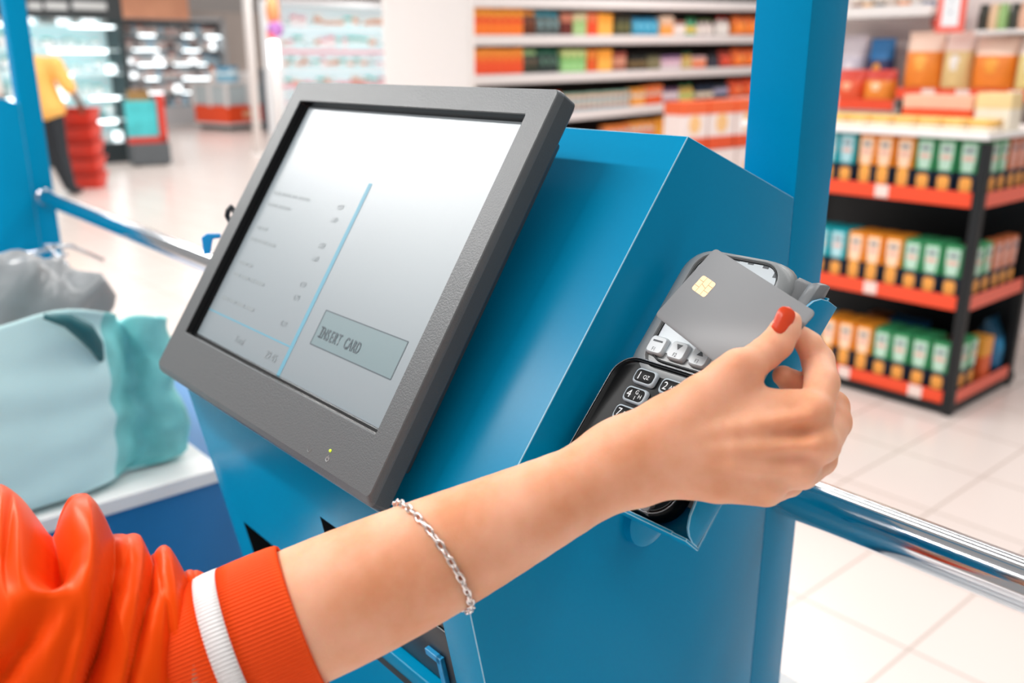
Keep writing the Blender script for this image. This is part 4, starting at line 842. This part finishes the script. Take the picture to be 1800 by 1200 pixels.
ROWS = {
 'upper': (62, [(829, 920, 'carton', ('f07a2a', 'e8502a', 'f2a03a'), 7, 'orange and red', 1.0), (921, 943, 'pouch', ('6a3a26', '8a5236', 'f2a24a'), 2, 'brown and orange', .97), (944, 986, 'pouch', ('5d6a6a', '8fb6b8', '3fa3b8'), 3, 'teal topped', .93), (987, 1007, 'carton', ('6b2f28', 'c98068'), 2, 'dark maroon', .88),
   (1008, 1031, 'carton', ('a9c98a', '9ac07a', 'd9c9a0'), 2, 'pale green', .90), (1032, 1050, 'carton', ('e8512c', 'e87a50'), 2, 'orange-red', .92), (1051, 1077, 'carton', ('f6b452', 'f4a43c'), 2, 'amber yellow', .92), (1085, 1112, 'jar', ('4a4c34', '6a6840', '3a342a'), 3, 'dark green', .86), (1115, 1160, 'pouch', ('3aa0c4', '8fd0e0', '2a86b0'), 4, 'bright blue', .74),
   (1162, 1184, 'carton', ('f0a04a', 'e8b48a', 'e6c8b0'), 2, 'orange and cream', .84), (1187, 1207, 'can', ('e9dcd6', 'f0e6e0', 'a06a5a'), 2, 'cream', .62), (1208, 1226, 'bottle', ('58a880', 'e2c05a', '2a8a50'), 2, 'green', .80), (1228, 1256, 'bottle', ('c9b8b4', 'e6dcd4', '7a9a5a'), 3, 'white and olive', .72), (1262, 1284, 'bottle', ('d9cfc8', 'e8e2dc', 'd23a2c'), 2, 'white with red cap', .86), (1292, 1334, 'bag', ('f0802c', 'f5a046', 'f07a3a'), 2, 'large orange', .92), (1340, 1480, 'carton', ('e87a3a', 'e2b48a'), 8, 'orange', .9)]),
 'middle': (126, [(829, 920, 'carton', ('e8552c', 'ec6a2e', 'f0943a'), 7, 'red and orange', 1.0), (921, 946, 'pouch', ('3a4234', '8a6a58', '9cc48a'), 2, 'green topped dark', .92), (948, 984, 'pouch', ('33433f', '6f9c84', '1f6a50'), 3, 'dark green', .92), (987, 1030, 'carton', ('9ccf8a', '7ab86a', 'c2cf8a'), 4, 'light green', .92), (1032, 1049, 'carton', ('e0602c', 'e88a3c'), 2, 'orange-red', .92), (1051, 1076, 'carton', ('f8b652', 'f6a63e'), 2, 'amber yellow', .94),
   (1081, 1103, 'can', ('b06a52', 'd89a80', 'a04a3a'), 2, 'rosy brown', .78), (1108, 1140, 'jar', ('26241c', '7a6440', '181a16'), 3, 'black', .66), (1142, 1164, 'jar', ('7a7250', '8a8260', '4a4a36'), 2, 'olive', .66), (1165, 1200, 'can', ('e6d6dc', 'd9b8c8', '7a5a80'), 3, 'white and purple', .60), (1201, 1218, 'bottle', ('d0a85a', 'c9b87a', '2a8058'), 2, 'green and gold', .72), (1220, 1244, 'can', ('e2683c', 'f0a07a', 'c4a0a0'), 2, 'orange', .56), (1247, 1266, 'bottle', ('23242c', '3a3a48', '1a1a22'), 2, 'black', .74), (1268, 1288, 'bag', ('d2482c', 'e0603c', 'a83a2a'), 1, 'red', .80), (1290, 1332, 'bag', ('f0782c', 'f6a24c', 'ee6a30'), 2, 'large orange', .88), (1340, 1480, 'carton', ('e2703a', 'e8b48a'), 8, 'orange', .9)]),
 'lower': (188, [(930, 986, 'carton', ('c63a2a', 'e2603a'), 5, 'red', .82), (988, 1108, 'can', ('7fa6b4', 'e0b49c', 'a9c4c0'), 13, 'pale blue', .36), (1110, 1134, 'carton', ('f0a24a', 'd8d0c0', 'f0a040'), 2, 'yellow', .76), (1136, 1164, 'carton', ('e8602c', 'd8b8a8', 'ee7a3c'), 2, 'orange-red', .84), (1166, 1195, 'can', ('a08aa0', 'e2d4d8', '6a4a6a'), 3, 'mauve', .66), (1197, 1222, 'bottle', ('d8b058', 'b8c878', '2f9a66'), 2, 'green and yellow', .80), (1226, 1256, 'bottle', ('24344c', 'e0d0b8', '1e2c40'), 3, 'navy', .78), (1258, 1282, 'can', ('24364e', 'a8a4bc', '1a2a3c'), 2, 'dark blue', .70), (1284, 1330, 'bag', ('ea602c', 'f2905a', 'e8502a'), 2, 'large orange-red', .9), (1340, 1480, 'carton', ('e2703a', 'e8b48a'), 7, 'orange', .9)]),
 'base': (240, [(985, 1060, 'can', ('b88a7a', 'd8b8ac', '8a6a60'), 8, 'pinkish', .5), (1062, 1106, 'carton', ('e88a4a', 'c8b8b8', 'e8843a'), 4, 'orange and grey', .78), (1108, 1150, 'carton', ('e8763c', 'e0d2c8', 'f09a3a'), 4, 'orange and white', .84), (1152, 1172, 'carton', ('f2aa3c', 'f0a030'), 2, 'amber yellow', .9), (1174, 1195, 'carton', ('4a2420', '6a3a30'), 2, 'dark brown', .8)])}
for nme, (yy, items) in ROWS.items():
    fz = SHL[nme]; cnt = 0; word = {'upper': 'upper', 'middle': 'middle', 'lower': 'lower', 'base': 'bottom'}[nme]
    for (pa, pb, kind, cols, n, desc, hf) in items:
        ya, yb = xplane((pa, yy), RX-.05)[1], xplane((pb, yy), RX-.05)[1]; stepy = (yb-ya)/n
        for k in range(n):
            cnt += 1; y = ya+stepy*(k+.5); w = stepy*.91; h = .194*hf*(1+rng.normal()*.012)
            o = put(kind if kind != 'bag' else 'snack_bag', good(kind, cols, w, h, min(w, .13)), RX-.05-min(w, .13)/2, y, fz(y)+.004, math.pi/2+rng.normal()*.02, f'{desc} {kind} on the {word} white rack shelf, {ordw(cnt)} from the white column', kind, f'groceries on the {word} white rack shelf')
            if kind == 'can' and nme == 'lower' and desc == 'pale blue':
                put('can', good('can', ('86b0bc', 'e6bca4', '8fb4a0'), w, h, w), RX-.05-w/2, y, fz(y)+h+.006, math.pi/2, f'pale blue can stacked on top, lower white rack shelf, {ordw(k+1)} of its stack row', 'can', 'upper layer of pale blue cans')
# ---- stack of red and white multipacks in front of the white rack
SX = -4.9
def sxp(px): return xplane(px, SX)
for t_, (ya_, yb_, word) in enumerate(((262, 176, 'upper'), (345, 262, 'lower'))):
    for k in range(4):
        pa, pb = 1195+47*k, 1195+47*(k+1); A = sxp((pa+1, ya_)); B = sxp((pb-1, ya_)); w = B[1]-A[1]; zb = sxp((1260, ya_))[2]; h = (sxp((1260, yb_))[2]-zb)*.985
        y = (A[1]+B[1])/2
        if t_ == 2 and k < 4: pass
        t = thing('multipack', f'red and white multipack carton beside the blue post, {word} layer, {ordw(k+1)} from the left', 'carton', (SX-.10, y, zb), 'stacked red and white multipacks')
        b = MB(); b.box((SX-.20, y-w*.48, zb), (SX, y+w*.48, zb+h)); obj('carton_body', b.mesh('carton_body', mat('multipack_white', 'f3e6e2', rough=.4), bevel=.004), t)
        b = MB(); b.box((SX-.198, y-w*.485, zb+.001), (SX+.002, y+w*.485, zb+h*.27)); obj('red_base', b.mesh('red_base', mat('multipack_red', 'e2562e', rough=.4)), t)
        b = MB(); b.lathe([(w*.22, 0), (w*.22, .003)], (SX, y, zb+h*.54), 18, axes=(np.array([0, 1., 0]), UPZ, EX)); obj('emblem', b.mesh('emblem', mat('multipack_orange', 'f6c78a', rough=.4)), t)
        if t_ == 0:
            b = MB(); b.box((SX-.201, y-w*.485, zb+h*.74), (SX+.003, y+w*.485, zb+h+.002)); obj('red_lid', b.mesh('red_lid', mat('multipack_orange_red', 'ef6a3c', rough=.4)), t)
zb = sxp((1260, 345))[2]; pt = thing('pallet_box', 'pale box carrying the stack of red and white multipacks', 'box', (SX-.11, sxp((1290, 300))[1], FLOORZ))
b = MB(); b.box((SX-.24, sxp((1190, 262))[1], FLOORZ), (SX+.02, sxp((1390, 262))[1], zb-.012)); obj('box_body', b.mesh('box_body', OFFW, bevel=.005), pt)
# ================================================================== FAR LEFT OF THE STORE
DKM = mat('dark_fridge', '2c3538', rough=.4); LED_ = mat('fridge_light', 'f4fdff', emit=4.0, ecol='f2fcff'); GLS = mat('fridge_interior_glow', 'd9eef0', rough=.5, emit=.25, ecol='e6f8fa')  # interior panels and shelves emit a little, in place of lamp light on them
def fridge(x, ya, yb, z0, z1, shelves, label, goods_, name='fridge', frame=DKM, inner=GLS, led=True, depth=.7, sign=None):
    t = thing(name, label, 'fridge', (x-depth/2, (ya+yb)/2, FLOORZ)); b = MB()
    b.box((x-depth, ya, FLOORZ), (x-depth+.06, yb, z1)); b.box((x-depth, ya, z1-.10), (x, yb, z1)); b.box((x-depth, ya, FLOORZ), (x, yb, z0))
    for y in (ya, yb): b.box((x-depth, y-.04, FLOORZ), (x, y+.04, z1))
    obj('cabinet', b.mesh('cabinet', frame), t)
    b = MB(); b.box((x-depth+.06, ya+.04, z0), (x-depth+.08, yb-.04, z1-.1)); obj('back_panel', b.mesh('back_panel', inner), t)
    for i in range(shelves):
        z = z0+(z1-.1-z0)*i/shelves
        b = MB(); b.box((x-depth+.08, ya+.04, z-.02), (x-.08, yb-.04, z)); sh = obj('shelf', b.mesh('shelf', inner), t)
        if led and i:
            rs = random.Random(i*7+int(abs(x))); u = ya+.08+rs.uniform(0, .5)
            while u < yb-.35:
                e = min(yb-.08, u+rs.uniform(.25, 1.0)); b = MB(); b.box((x-.085, u, z-.032-rs.uniform(0, .02)), (x-.07, e, z-.003)); obj('light_strip', b.mesh('light_strip', LED_), sh, 'glowing white shelf light'); u = e+rs.uniform(.1, .7)
        gz = (z1-.1-z0)/shelves; y = ya+.09; k = 0; gr = random.Random(int(abs(x*100))+i)
        while True:
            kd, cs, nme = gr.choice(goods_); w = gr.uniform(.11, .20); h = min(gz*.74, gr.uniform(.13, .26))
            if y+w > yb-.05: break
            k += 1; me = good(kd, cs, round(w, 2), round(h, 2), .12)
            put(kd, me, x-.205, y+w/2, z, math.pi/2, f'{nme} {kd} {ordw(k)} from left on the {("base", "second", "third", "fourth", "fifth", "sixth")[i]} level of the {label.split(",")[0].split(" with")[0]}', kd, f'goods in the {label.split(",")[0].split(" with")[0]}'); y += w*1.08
    return t
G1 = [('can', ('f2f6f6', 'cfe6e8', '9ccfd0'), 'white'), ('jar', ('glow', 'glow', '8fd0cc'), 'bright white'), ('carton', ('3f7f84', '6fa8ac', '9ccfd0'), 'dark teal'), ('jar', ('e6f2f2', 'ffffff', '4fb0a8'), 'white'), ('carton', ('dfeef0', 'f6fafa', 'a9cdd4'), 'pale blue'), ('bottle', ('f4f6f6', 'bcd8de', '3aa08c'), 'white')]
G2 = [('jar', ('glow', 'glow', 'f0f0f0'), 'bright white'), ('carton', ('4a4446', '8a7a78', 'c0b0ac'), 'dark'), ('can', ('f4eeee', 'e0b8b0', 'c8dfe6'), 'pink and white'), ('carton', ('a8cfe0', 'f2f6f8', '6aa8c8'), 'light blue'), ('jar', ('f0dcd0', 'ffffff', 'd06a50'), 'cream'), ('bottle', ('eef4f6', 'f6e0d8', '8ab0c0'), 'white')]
f1 = fridge(-14.6, 3.05, 4.98, -1.15, .98, 6, 'dark fridge with bright shelves', G1)
s0_, s1_ = xplane((48, 2), -14.55), xplane((196, 28), -14.55)
b = MB(); b.box((-14.58, 3.05, .62), (-14.53, 4.98, 1.06)); sg = obj('header_sign', b.mesh('header_sign', mat('sign_black', '2f3436', rough=.5)), f1, 'black header board with three blurred pale words')
for a_, c_ in ((50, 72), (80, 117), (128, 186)):
    A, B = xplane((a_, 16), -14.53), xplane((c_, 5), -14.53); b = MB(); b.box((-14.53, A[1], A[2]), (-14.52, B[1], B[2])); obj('lettering', b.mesh('lettering', mat('sign_pale', 'b9bcbc', rough=.6)), sg)
f2_ = fridge(-23, xplane((222, 100), -23)[1], xplane((398, 100), -23)[1], -1.0, xplane((300, 28), -23)[2], 6, 'pale open chiller with white light strips', G2, frame=mat('grey_chiller', 'c4c6c8', rough=.5), inner=mat('chiller_in', 'd9dde0'))
b = MB(); b.box((-22.3, xplane((190, 30), -22.3)[1], xplane((300, 34), -22.3)[2]), (-22.2, xplane((330, 30), -22.3)[1], 2.0)); t = thing('hanging_sign', 'peach and orange promotional board above the pale chiller', 'sign', (-22.25, 7.9, .95)); obj('board', b.mesh('board', mat('peach_board', 'f2a480', rough=.5, noise=.3, nscale=2)), t)
f3 = fridge(-17.6, 9.1, 12.4, -.9, 1.25, 5, 'white glass-fronted cooler with pink edges', [('carton', ('cfeef0', 'f6fafa', '5cc0b8'), 'aqua'), ('jar', ('f0d4d8', 'ffffff', 'd8607a'), 'pink'), ('can', ('e6f0f2', 'd8a890', 'e8e0d8'), 'white'), ('bottle', ('f6f6f6', 'b8dce0', '3fa8a0'), 'white')], frame=mat('white_cooler', 'eceef0', rough=.4), inner=mat('cooler_in_glow', 'e6f0f2', emit=.3, ecol='eef8fa'), led=False)  # cooler interior glows by itself, brightness put into the material
for z in (.25, -.42):
    b = MB(); b.box((-17.6, 9.1, z-.05), (-17.56, 12.4, z+.02)); obj('pink_edge', b.mesh('pink_edge', mat('pink_strip', 'f0a8b4', rough=.4)), f3)
# vertical lamp and toy-like display item
A, B = at(483, 116, 15), at(480, 74, 15); lt = thing('tube_lamp', 'glowing white vertical tube lamp above the freezer island', 'lamp', (A[0], A[1], FLOORZ)); b = MB(); b.tube([A, B], .075, 12); obj('lamp_tube', b.mesh('lamp_tube', mat('lamp_glow', 'ffffff', emit=6.), smooth=True), lt)
b = MB(); b.tube([A, (A[0], A[1], FLOORZ)], .04, 8); obj('pole', b.mesh('pole', OFFW, smooth=True), lt)
bl = thing('hanging_balloons', 'orange and purple hanging decoration beside the white cooler', 'decoration', at(480, 62, 15.2))
b = MB(); b.sphere(at(479, 20, 15.2), (.12, .12, .25), 14, 8); obj('orange_balloon', b.mesh('orange_balloon', mat('balloon_orange', 'f2a06a', rough=.4), smooth=True), bl)
b = MB(); b.sphere(at(484, 52, 15.2), (.14, .14, .13), 14, 8); obj('purple_balloon', b.mesh('purple_balloon', mat('balloon_purple', 'b070b8', rough=.4), smooth=True), bl)
b = MB(); b.sphere(at(478, 60, 15.2), (.09, .09, .09), 14, 8); obj('red_balloon', b.mesh('red_balloon', mat('balloon_red', 'e8604a', rough=.4), smooth=True), bl)
b = MB(); b.tube([at(479, 0, 15.2), at(478, 62, 15.2)], .012, 6); obj('string', b.mesh('string', OFFW, smooth=True), bl)
# white pole
A = zplane((455, 272), FLOORZ); wp = thing('white_pole', 'slim white pole standing in front of the freezer island', 'pole', A); b = MB(); b.tube([A, (A[0], A[1], 2.2)], .066, 14); obj('pole', b.mesh('pole', OFFW, smooth=True), wp)
b = MB(); b.lathe([(.14, 0), (.14, .015), (.07, .03)], A, 20); obj('foot_plate', b.mesh('foot_plate', OFFW), wp)
# beige back wall panel and high board
b = MB(); b.box((-24, 9.0, FLOORZ), (-23.9, 13.5, 1.3)); t = thing('wall_panel', 'beige wall panel behind the freezer island', 'panel', (-23.95, 11, FLOORZ)); obj('board', b.mesh('board', mat('beige_panel', 'dccfc6', rough=.6)), t)
# freezer island
c0 = zplane((404, 230), FLOORZ); isl = thing('freezer_island', 'freezer island with glass sides and an orange-red band', 'freezer', c0)
iL = zplane((345, 226), FLOORZ); iR = zplane((478, 224), FLOORZ)
da = (iL-c0); db = (iR-c0); da[2] = db[2] = 0
def ipr(u, v, z): return c0+da*u+db*v+UPZ*z
def isl_box(z0, z1, m, nme, e=0., lab=None):
    b = MB(); b.loops([[ipr(u, v, z) for u, v in ((-e, -e), (1+e, -e), (1+e, 1+e), (-e, 1+e))] for z in (z0, z1)], True, True, True); return obj(nme, b.mesh(nme, m, bevel=.02), isl, lab)
hs = (at(404, 185, 1)-0); Zi = float((RC@c0)[2])
zz = lambda y: (np.array(at(404, y, Zi))-c0)[2]
isl_box(.0, zz(222), mat('island_base', '4a4c4e', rough=.5), 'plinth', -.06)
isl_box(zz(222), zz(217), mat('island_white', 'd8d4d2', rough=.4), 'bumper', .01)
isl_box(zz(217), zz(186), mat('island_red', 'ee5026', rough=.35), 'red_band', .0, 'orange-red band around the freezer')
isl_box(zz(186), zz(150), mat('island_glass', 'b7c3c6', rough=.15), 'glass_side', -.02, 'greyish glass sides')
isl_box(zz(150), zz(144), mat('island_white', 'd8d4d2'), 'top_rail', .0)
for u, v in ((0, 0), (.5, 0), (1, 0), (0, .5), (0, 1)):
    b = MB(); p = ipr(u, v, 0); b.tube([p+UPZ*zz(188), p+UPZ*zz(146)], .05, 8); obj('corner_post', b.mesh('corner_post', mat('island_white', 'd8d4d2')), isl)
b = MB(); A, B = ipr(.0, .32, zz(207)), ipr(.0, .62, zz(196)); n_ = np.cross(db, UPZ); n_ /= np.linalg.norm(n_)
if n_@A > 0: n_ = -n_
b.add([A+n_*.02, np.array([B[0], B[1], A[2]])+n_*.02, B+n_*.02, np.array([A[0], A[1], B[2]])+n_*.02], [(0, 1, 2, 3)]); obj('blurred_print', b.mesh('blurred_print', mat('pale_orange_print', 'f8b890', rough=.5)), isl)
for i, (u, v, cols) in enumerate(((.2, .2, ('7ab0c8', 'e0eef2', '5a98b8')), (.5, .3, ('f0d8cc', 'ffffff', 'e08a60')), (.3, .7, ('e8e0dc', 'f6f6f6', 'b8a8a0')), (.7, .6, ('f2b890', 'f6e0d0', 'e07a4a')))):
    p = ipr(u, v, zz(144)); put('frozen_carton', good('carton', cols, .42, .34, .3), p[0], p[1], p[2], .7, f'{("blue", "cream", "white", "peach")[i]} carton heaped on top of the freezer island', 'carton')
# dark display behind island
p = at(490, 165, 20.5); t = thing('dark_shelf_end', 'dark shelf end to the right of the freezer island', 'shelf', (p[0], p[1], FLOORZ)); b = MB(); b.box((p[0]-.3, p[1]-.3, FLOORZ), (p[0]+.3, p[1]+.2, .25-.35)); obj('panel', b.mesh('panel', mat('slate_panel', '4c5660', rough=.5), bevel=.01), t)
# poster stand
A, B = zplane((232, 292), FLOORZ), zplane((298, 288), FLOORZ); ps = thing('poster_stand', 'teal poster in a red frame on a dark grey base', 'display stand', (A+B)/2); d_ = (B-A)/np.linalg.norm(B-A); n_ = np.cross(d_, UPZ)
def pst(u, w, z): return A+d_*u+n_*w+UPZ*z
Lw = np.linalg.norm(B-A); Zp = float((RC@A)[2]); zy = lambda y: (at(250, y, Zp)-A)[2]
b = MB(); b.box((0, -.15, .02), (Lw, .15, zy(252)), fr=pst); obj('base_box', b.mesh('base_box', mat('stand_grey', '5b6165', rough=.5), bevel=.01), ps)
b = MB(); b.box((0, -.06, zy(252)), (Lw, .06, zy(240)), fr=pst); b.box((Lw-.10, -.06, zy(252)), (Lw, .06, zy(165)), fr=pst); obj('red_frame', b.mesh('red_frame', mat('stand_red', 'd9473a', rough=.4)), ps)
b = MB(); b.box((.0, -.05, zy(240)), (Lw-.12, .05, zy(176)), fr=pst); obj('poster', b.mesh('poster', mat('teal_poster', '4cc6cc', rough=.5, noise=.5, nscale=5)), ps, 'teal patterned poster')
b = MB(); b.box((.05, -.04, zy(176)), (Lw-.2, .04, zy(158)), fr=pst); obj('goods_top', b.mesh('goods_top', mat('stand_brown', '9a7a4a', rough=.5, noise=.4, nscale=6)), ps)
for u in (.08, Lw-.08):
    b = MB(); b.tube([pst(u, 0, 0), pst(u, 0, .05)], .05, 10); obj('foot', b.mesh('foot', BLK), ps)
# red shopping baskets, stacked
A = zplane((158, 329), FLOORZ); Zb = float((RC@A)[2]); RB = mat('red_basket_plastic', 'd63a2a', rough=.4)
hb = (at(158, 186, Zb)-at(158, 328, Zb))[2]/5
for i in range(5):
    t = thing('shopping_basket', f'red plastic shopping basket beside the yellow shirt, {ordw(i+1)} from the bottom of its stack', 'basket', A+UPZ*hb*i, 'stacked red shopping baskets'); b = MB(); z0 = A[2]+hb*i+.002; w0, w1 = .165, .20
    L = [[A+RH*u+DH*v+UPZ*(z-A[2]) for u, v in rrect(-w, -w*.75, w, w*.75, .04, 4)] for w, z in ((w0, z0), (w1, z0+hb*.92), (w1+.012, z0+hb*.92), (w1+.012, z0+hb*.985), (w1-.01, z0+hb*.985), (w0-.008, z0+.02))]
    b.loops(L, True, True, True); obj('basket_body', b.mesh('basket_body', RB, autos=True), t)
    b = MB(); b.tube([A+RH*s*(w1+.016)+DH*.0+UPZ*(z0-A[2]+hb*(.93+h_)) for s, h_ in ((-1, 0), (-1, .03), (1, .03), (1, 0))] if False else [A+RH*(w1*math.cos(a))+DH*(-w1*.78)+UPZ*(z0-A[2]+hb*.96-.03*math.sin(a)) for a in np.linspace(0, math.pi, 9)], .009, 6); obj('handle', b.mesh('handle', mat('basket_handle', '8e2a22', rough=.4), smooth=True), t)
# ---- people
class WField(Field): pass
def w_net(name, fld, D, m, it=2):
    global C2W; keep = C2W; C2W = lambda P: np.asarray(P); 
    try: return net_mesh(name, fld, D, m, it)
    finally: C2W = keep
def figure(base, joints, skin, label, clothes, shoe=True, vox=.016):
    """joints: dict of points given as (across, away, up) from the feet"""
    J = {k: base+RH*v[0]+DH*v[1]+UPZ*v[2] for k, v in joints.items()}
    allp = np.array(list(J.values())); f = Field(allp.min(0)-.25, allp.max(0)+.25, vox)
    def seg(a, c, ra, rb): return f.cap(J[a], J[c], ra, rb)
    U = lambda parts, k=.03: (lambda o: [o := smin(o, d, k) for d in parts[1:]][-1] if len(parts) > 1 else parts[0])(parts[0])
    def un(parts, k=.03):
        o = parts[0]
        for d in parts[1:]: o = smin(o, d, k)
        return o
    head = un([f.cap(J['head']-UPZ*.04, J['head']+UPZ*.05, .075, .09), f.cap(J['head']-UPZ*.07-DH*.03*0, J['head']-UPZ*.09, .05, .045), f.cap(J['head']+DH*.095, J['head']+DH*.105-UPZ*.03, .012, .018), f.cap(J['head']-RH*.09, J['head']-RH*.092-UPZ*.03, .015, .012), f.cap(J['head']+RH*.09, J['head']+RH*.092-UPZ*.03, .015, .012)], .015)
    torso = un([seg('chest', 'waist', .15, .125), seg('waist', 'hip', .125, .15), seg('shl', 'shr', .075, .075), seg('chest', 'neck', .11, .055)], .06)
    arms = un([seg('shl', 'ell', .058, .045), seg('ell', 'hal', .042, .03), seg('shr', 'elr', .058, .045), seg('elr', 'har', .042, .03), f.cap(J['hal'], J['hal']-UPZ*.10, .035, .02), f.cap(J['har'], J['har']-UPZ*.10, .035, .02)], .02)
    legs = un([seg('hil', 'knl', .085, .06), seg('knl', 'anl', .058, .038), seg('hir', 'knr', .085, .06), seg('knr', 'anr', .058, .038)], .02)
    D = smin(smin(smin(torso, smin(head, seg('neck', 'head', .05, .05), .03), .03), arms, .03), legs, .04)
    p = obj('person', w_net('person', f, D, skin), None, loc=base); tag(p, label, 'person')
    sl_ = un([seg('shl', 'ell', .07, .065), seg('shr', 'elr', .07, .065)], .01)
    shirt = smin(torso, sl_, .03)-.016; obj('shirt', w_net('shirt', f, shirt, clothes['shirt']), p)
    tr = smin(legs, seg('waist', 'hip', .10, .14), .03)-.014; obj('trousers', w_net('trousers', f, np.maximum(tr, f.Z-J['waist'][2]), clothes['trousers']), p)
    hair = np.maximum(f.cap(J['head']+UPZ*.035-DH*.012, J['head']+UPZ*.06-DH*.012, .098, .092), -(f.cap(J['head']-UPZ*.06+DH*.09, J['head']+UPZ*.0+DH*.09, .07, .06))); obj('hair', w_net('hair', f, hair, mat('dark_hair', '241c18', rough=.6)), p)
    for a in ('anl', 'anr'):
        b = MB(); b.sphere(J[a]+DH*.05-UPZ*.025, (.055, .055, .05), 14, 8); b.sphere(J[a]+DH*.13-UPZ*.04, (.05, .06, .036), 14, 8); obj('shoe', b.mesh('shoe', clothes['shoes'], smooth=True), p)
    return p
base = zplane((125, 341), FLOORZ)
dark_skin = mat('brown_skin', '6a4232', rough=.5)
figure(base, dict(head=(-.33, .03, 1.68), neck=(-.29, 0, 1.52), chest=(-.19, 0, 1.33), waist=(-.14, 0, 1.10), hip=(-.10, 0, .98), shl=(-.38, 0, 1.45), shr=(.02, 0, 1.44), ell=(-.42, .05, 1.16), hal=(-.38, .22, .98), elr=(.13, .03, 1.20), har=(.21, .10, 1.00), hil=(-.22, 0, .93), hir=(-.06, 0, .93), knl=(-.17, .03, .50), knr=(-.03, -.03, .50), anl=(-.02, .0, .085), anr=(.07, -.1, .085)), dark_skin,
       'person in a yellow shirt and black trousers reaching towards the red baskets', dict(shirt=mat('yellow_shirt', 'fbbd62', rough=.6), trousers=mat('black_trousers', '20262c', rough=.6), shoes=mat('dark_shoes', '2c2f34', rough=.5)))
base = zplane((-8, 312), FLOORZ)
figure(base, dict(head=(.08, .03, 1.60), neck=(.06, 0, 1.45), chest=(.02, 0, 1.28), waist=(0, 0, 1.06), hip=(0, 0, .94), shl=(-.15, 0, 1.39), shr=(.15, 0, 1.39), ell=(-.2, .05, 1.12), hal=(-.18, .2, .95), elr=(.18, .05, 1.12), har=(.15, .2, .95), hil=(-.08, 0, .9), hir=(.08, 0, .9), knl=(-.08, .02, .48), knr=(.08, -.02, .48), anl=(-.08, 0, .085), anr=(.08, -.05, .085)), mat('tan_skin', 'b4684a', rough=.5),
       'dark-haired person in a pale top half hidden behind the left blue post', dict(shirt=mat('pale_top', 'e8e2dc', rough=.6), trousers=mat('grey_trousers', '6a7076', rough=.6), shoes=mat('dark_shoes', '2c2f34', rough=.5)))
# ================================================================== CAMERA, LIGHT
cam = bpy.data.cameras.new('camera'); co = bpy.data.objects.new('camera', cam); COL.objects.link(co)
cam.sensor_width = 36; cam.lens = F_PX/1800*36; cam.clip_start = .02; cam.clip_end = 100
M4 = Matrix(np.stack([RC[0], RC[1], -RC[2]], 1).tolist()).to_4x4(); co.matrix_world = M4
cam.dof.use_dof = True; cam.dof.focus_distance = .56; cam.dof.aperture_fstop = 5.6
bpy.context.scene.camera = co
w = bpy.data.worlds.new('world'); bpy.context.scene.world = w; w.use_nodes = True
w.node_tree.nodes['Background'].inputs[0].default_value = (1, .99, .985, 1); w.node_tree.nodes['Background'].inputs[1].default_value = .36
def area(name, loc, sx, sy, power, look=(0, 0, -1), col=(1, .98, .96)):
    l = bpy.data.lights.new(name, 'AREA'); l.shape = 'RECTANGLE'; l.size = sx; l.size_y = sy; l.energy = power; l.color = col
    o = bpy.data.objects.new(name, l); COL.objects.link(o); o.location = loc
    o.rotation_euler = Vector(look).to_track_quat('-Z', 'Y').to_euler() if look != (0, 0, -1) else (0, 0, 0); return o
area('ceiling_or_fill_light', (-3.3, -.85, 2.0), 5.4, .12, 175)
area('ceiling_or_fill_light', (-4.2, -1.75, 1.95), 4.0, .7, 46)
area('ceiling_or_fill_light', (.5, -1.1, 2.0), 2.6, .3, 22)  # fill light added to brighten the arm and hand
area('ceiling_or_fill_light', (-1.5, 1.6, 2.0), 6.0, .25, 42)
for x in (-6, -10, -14, -18):
    for y in (1.0, 4.0, 7.5, 11): area('ceiling_or_fill_light', (x, y, 2.1), 3.0, .3, 72)
for y in (3.0, 6.0): area('ceiling_or_fill_light', (-1.2, y, 2.1), 4, .3, 62)
area('ceiling_or_fill_light', (-4.4, 6.2, 1.9), 2.5, .3, 60)  # extra fill added to brighten the groceries on the white rack
sc = bpy.context.scene
sc.view_settings.view_transform = 'Standard'; sc.view_settings.look = 'None'; sc.view_settings.exposure = -0.04; sc.view_settings.gamma = 1.0
try:
    sc.cycles.use_denoising = True; sc.cycles.max_bounces = 8; sc.cycles.sample_clamp_indirect = 6; sc.cycles.caustics_reflective = False; sc.cycles.caustics_refractive = False
except Exception: pass
for o in list(sc.objects):
    if o.parent is None: o.location.z += H
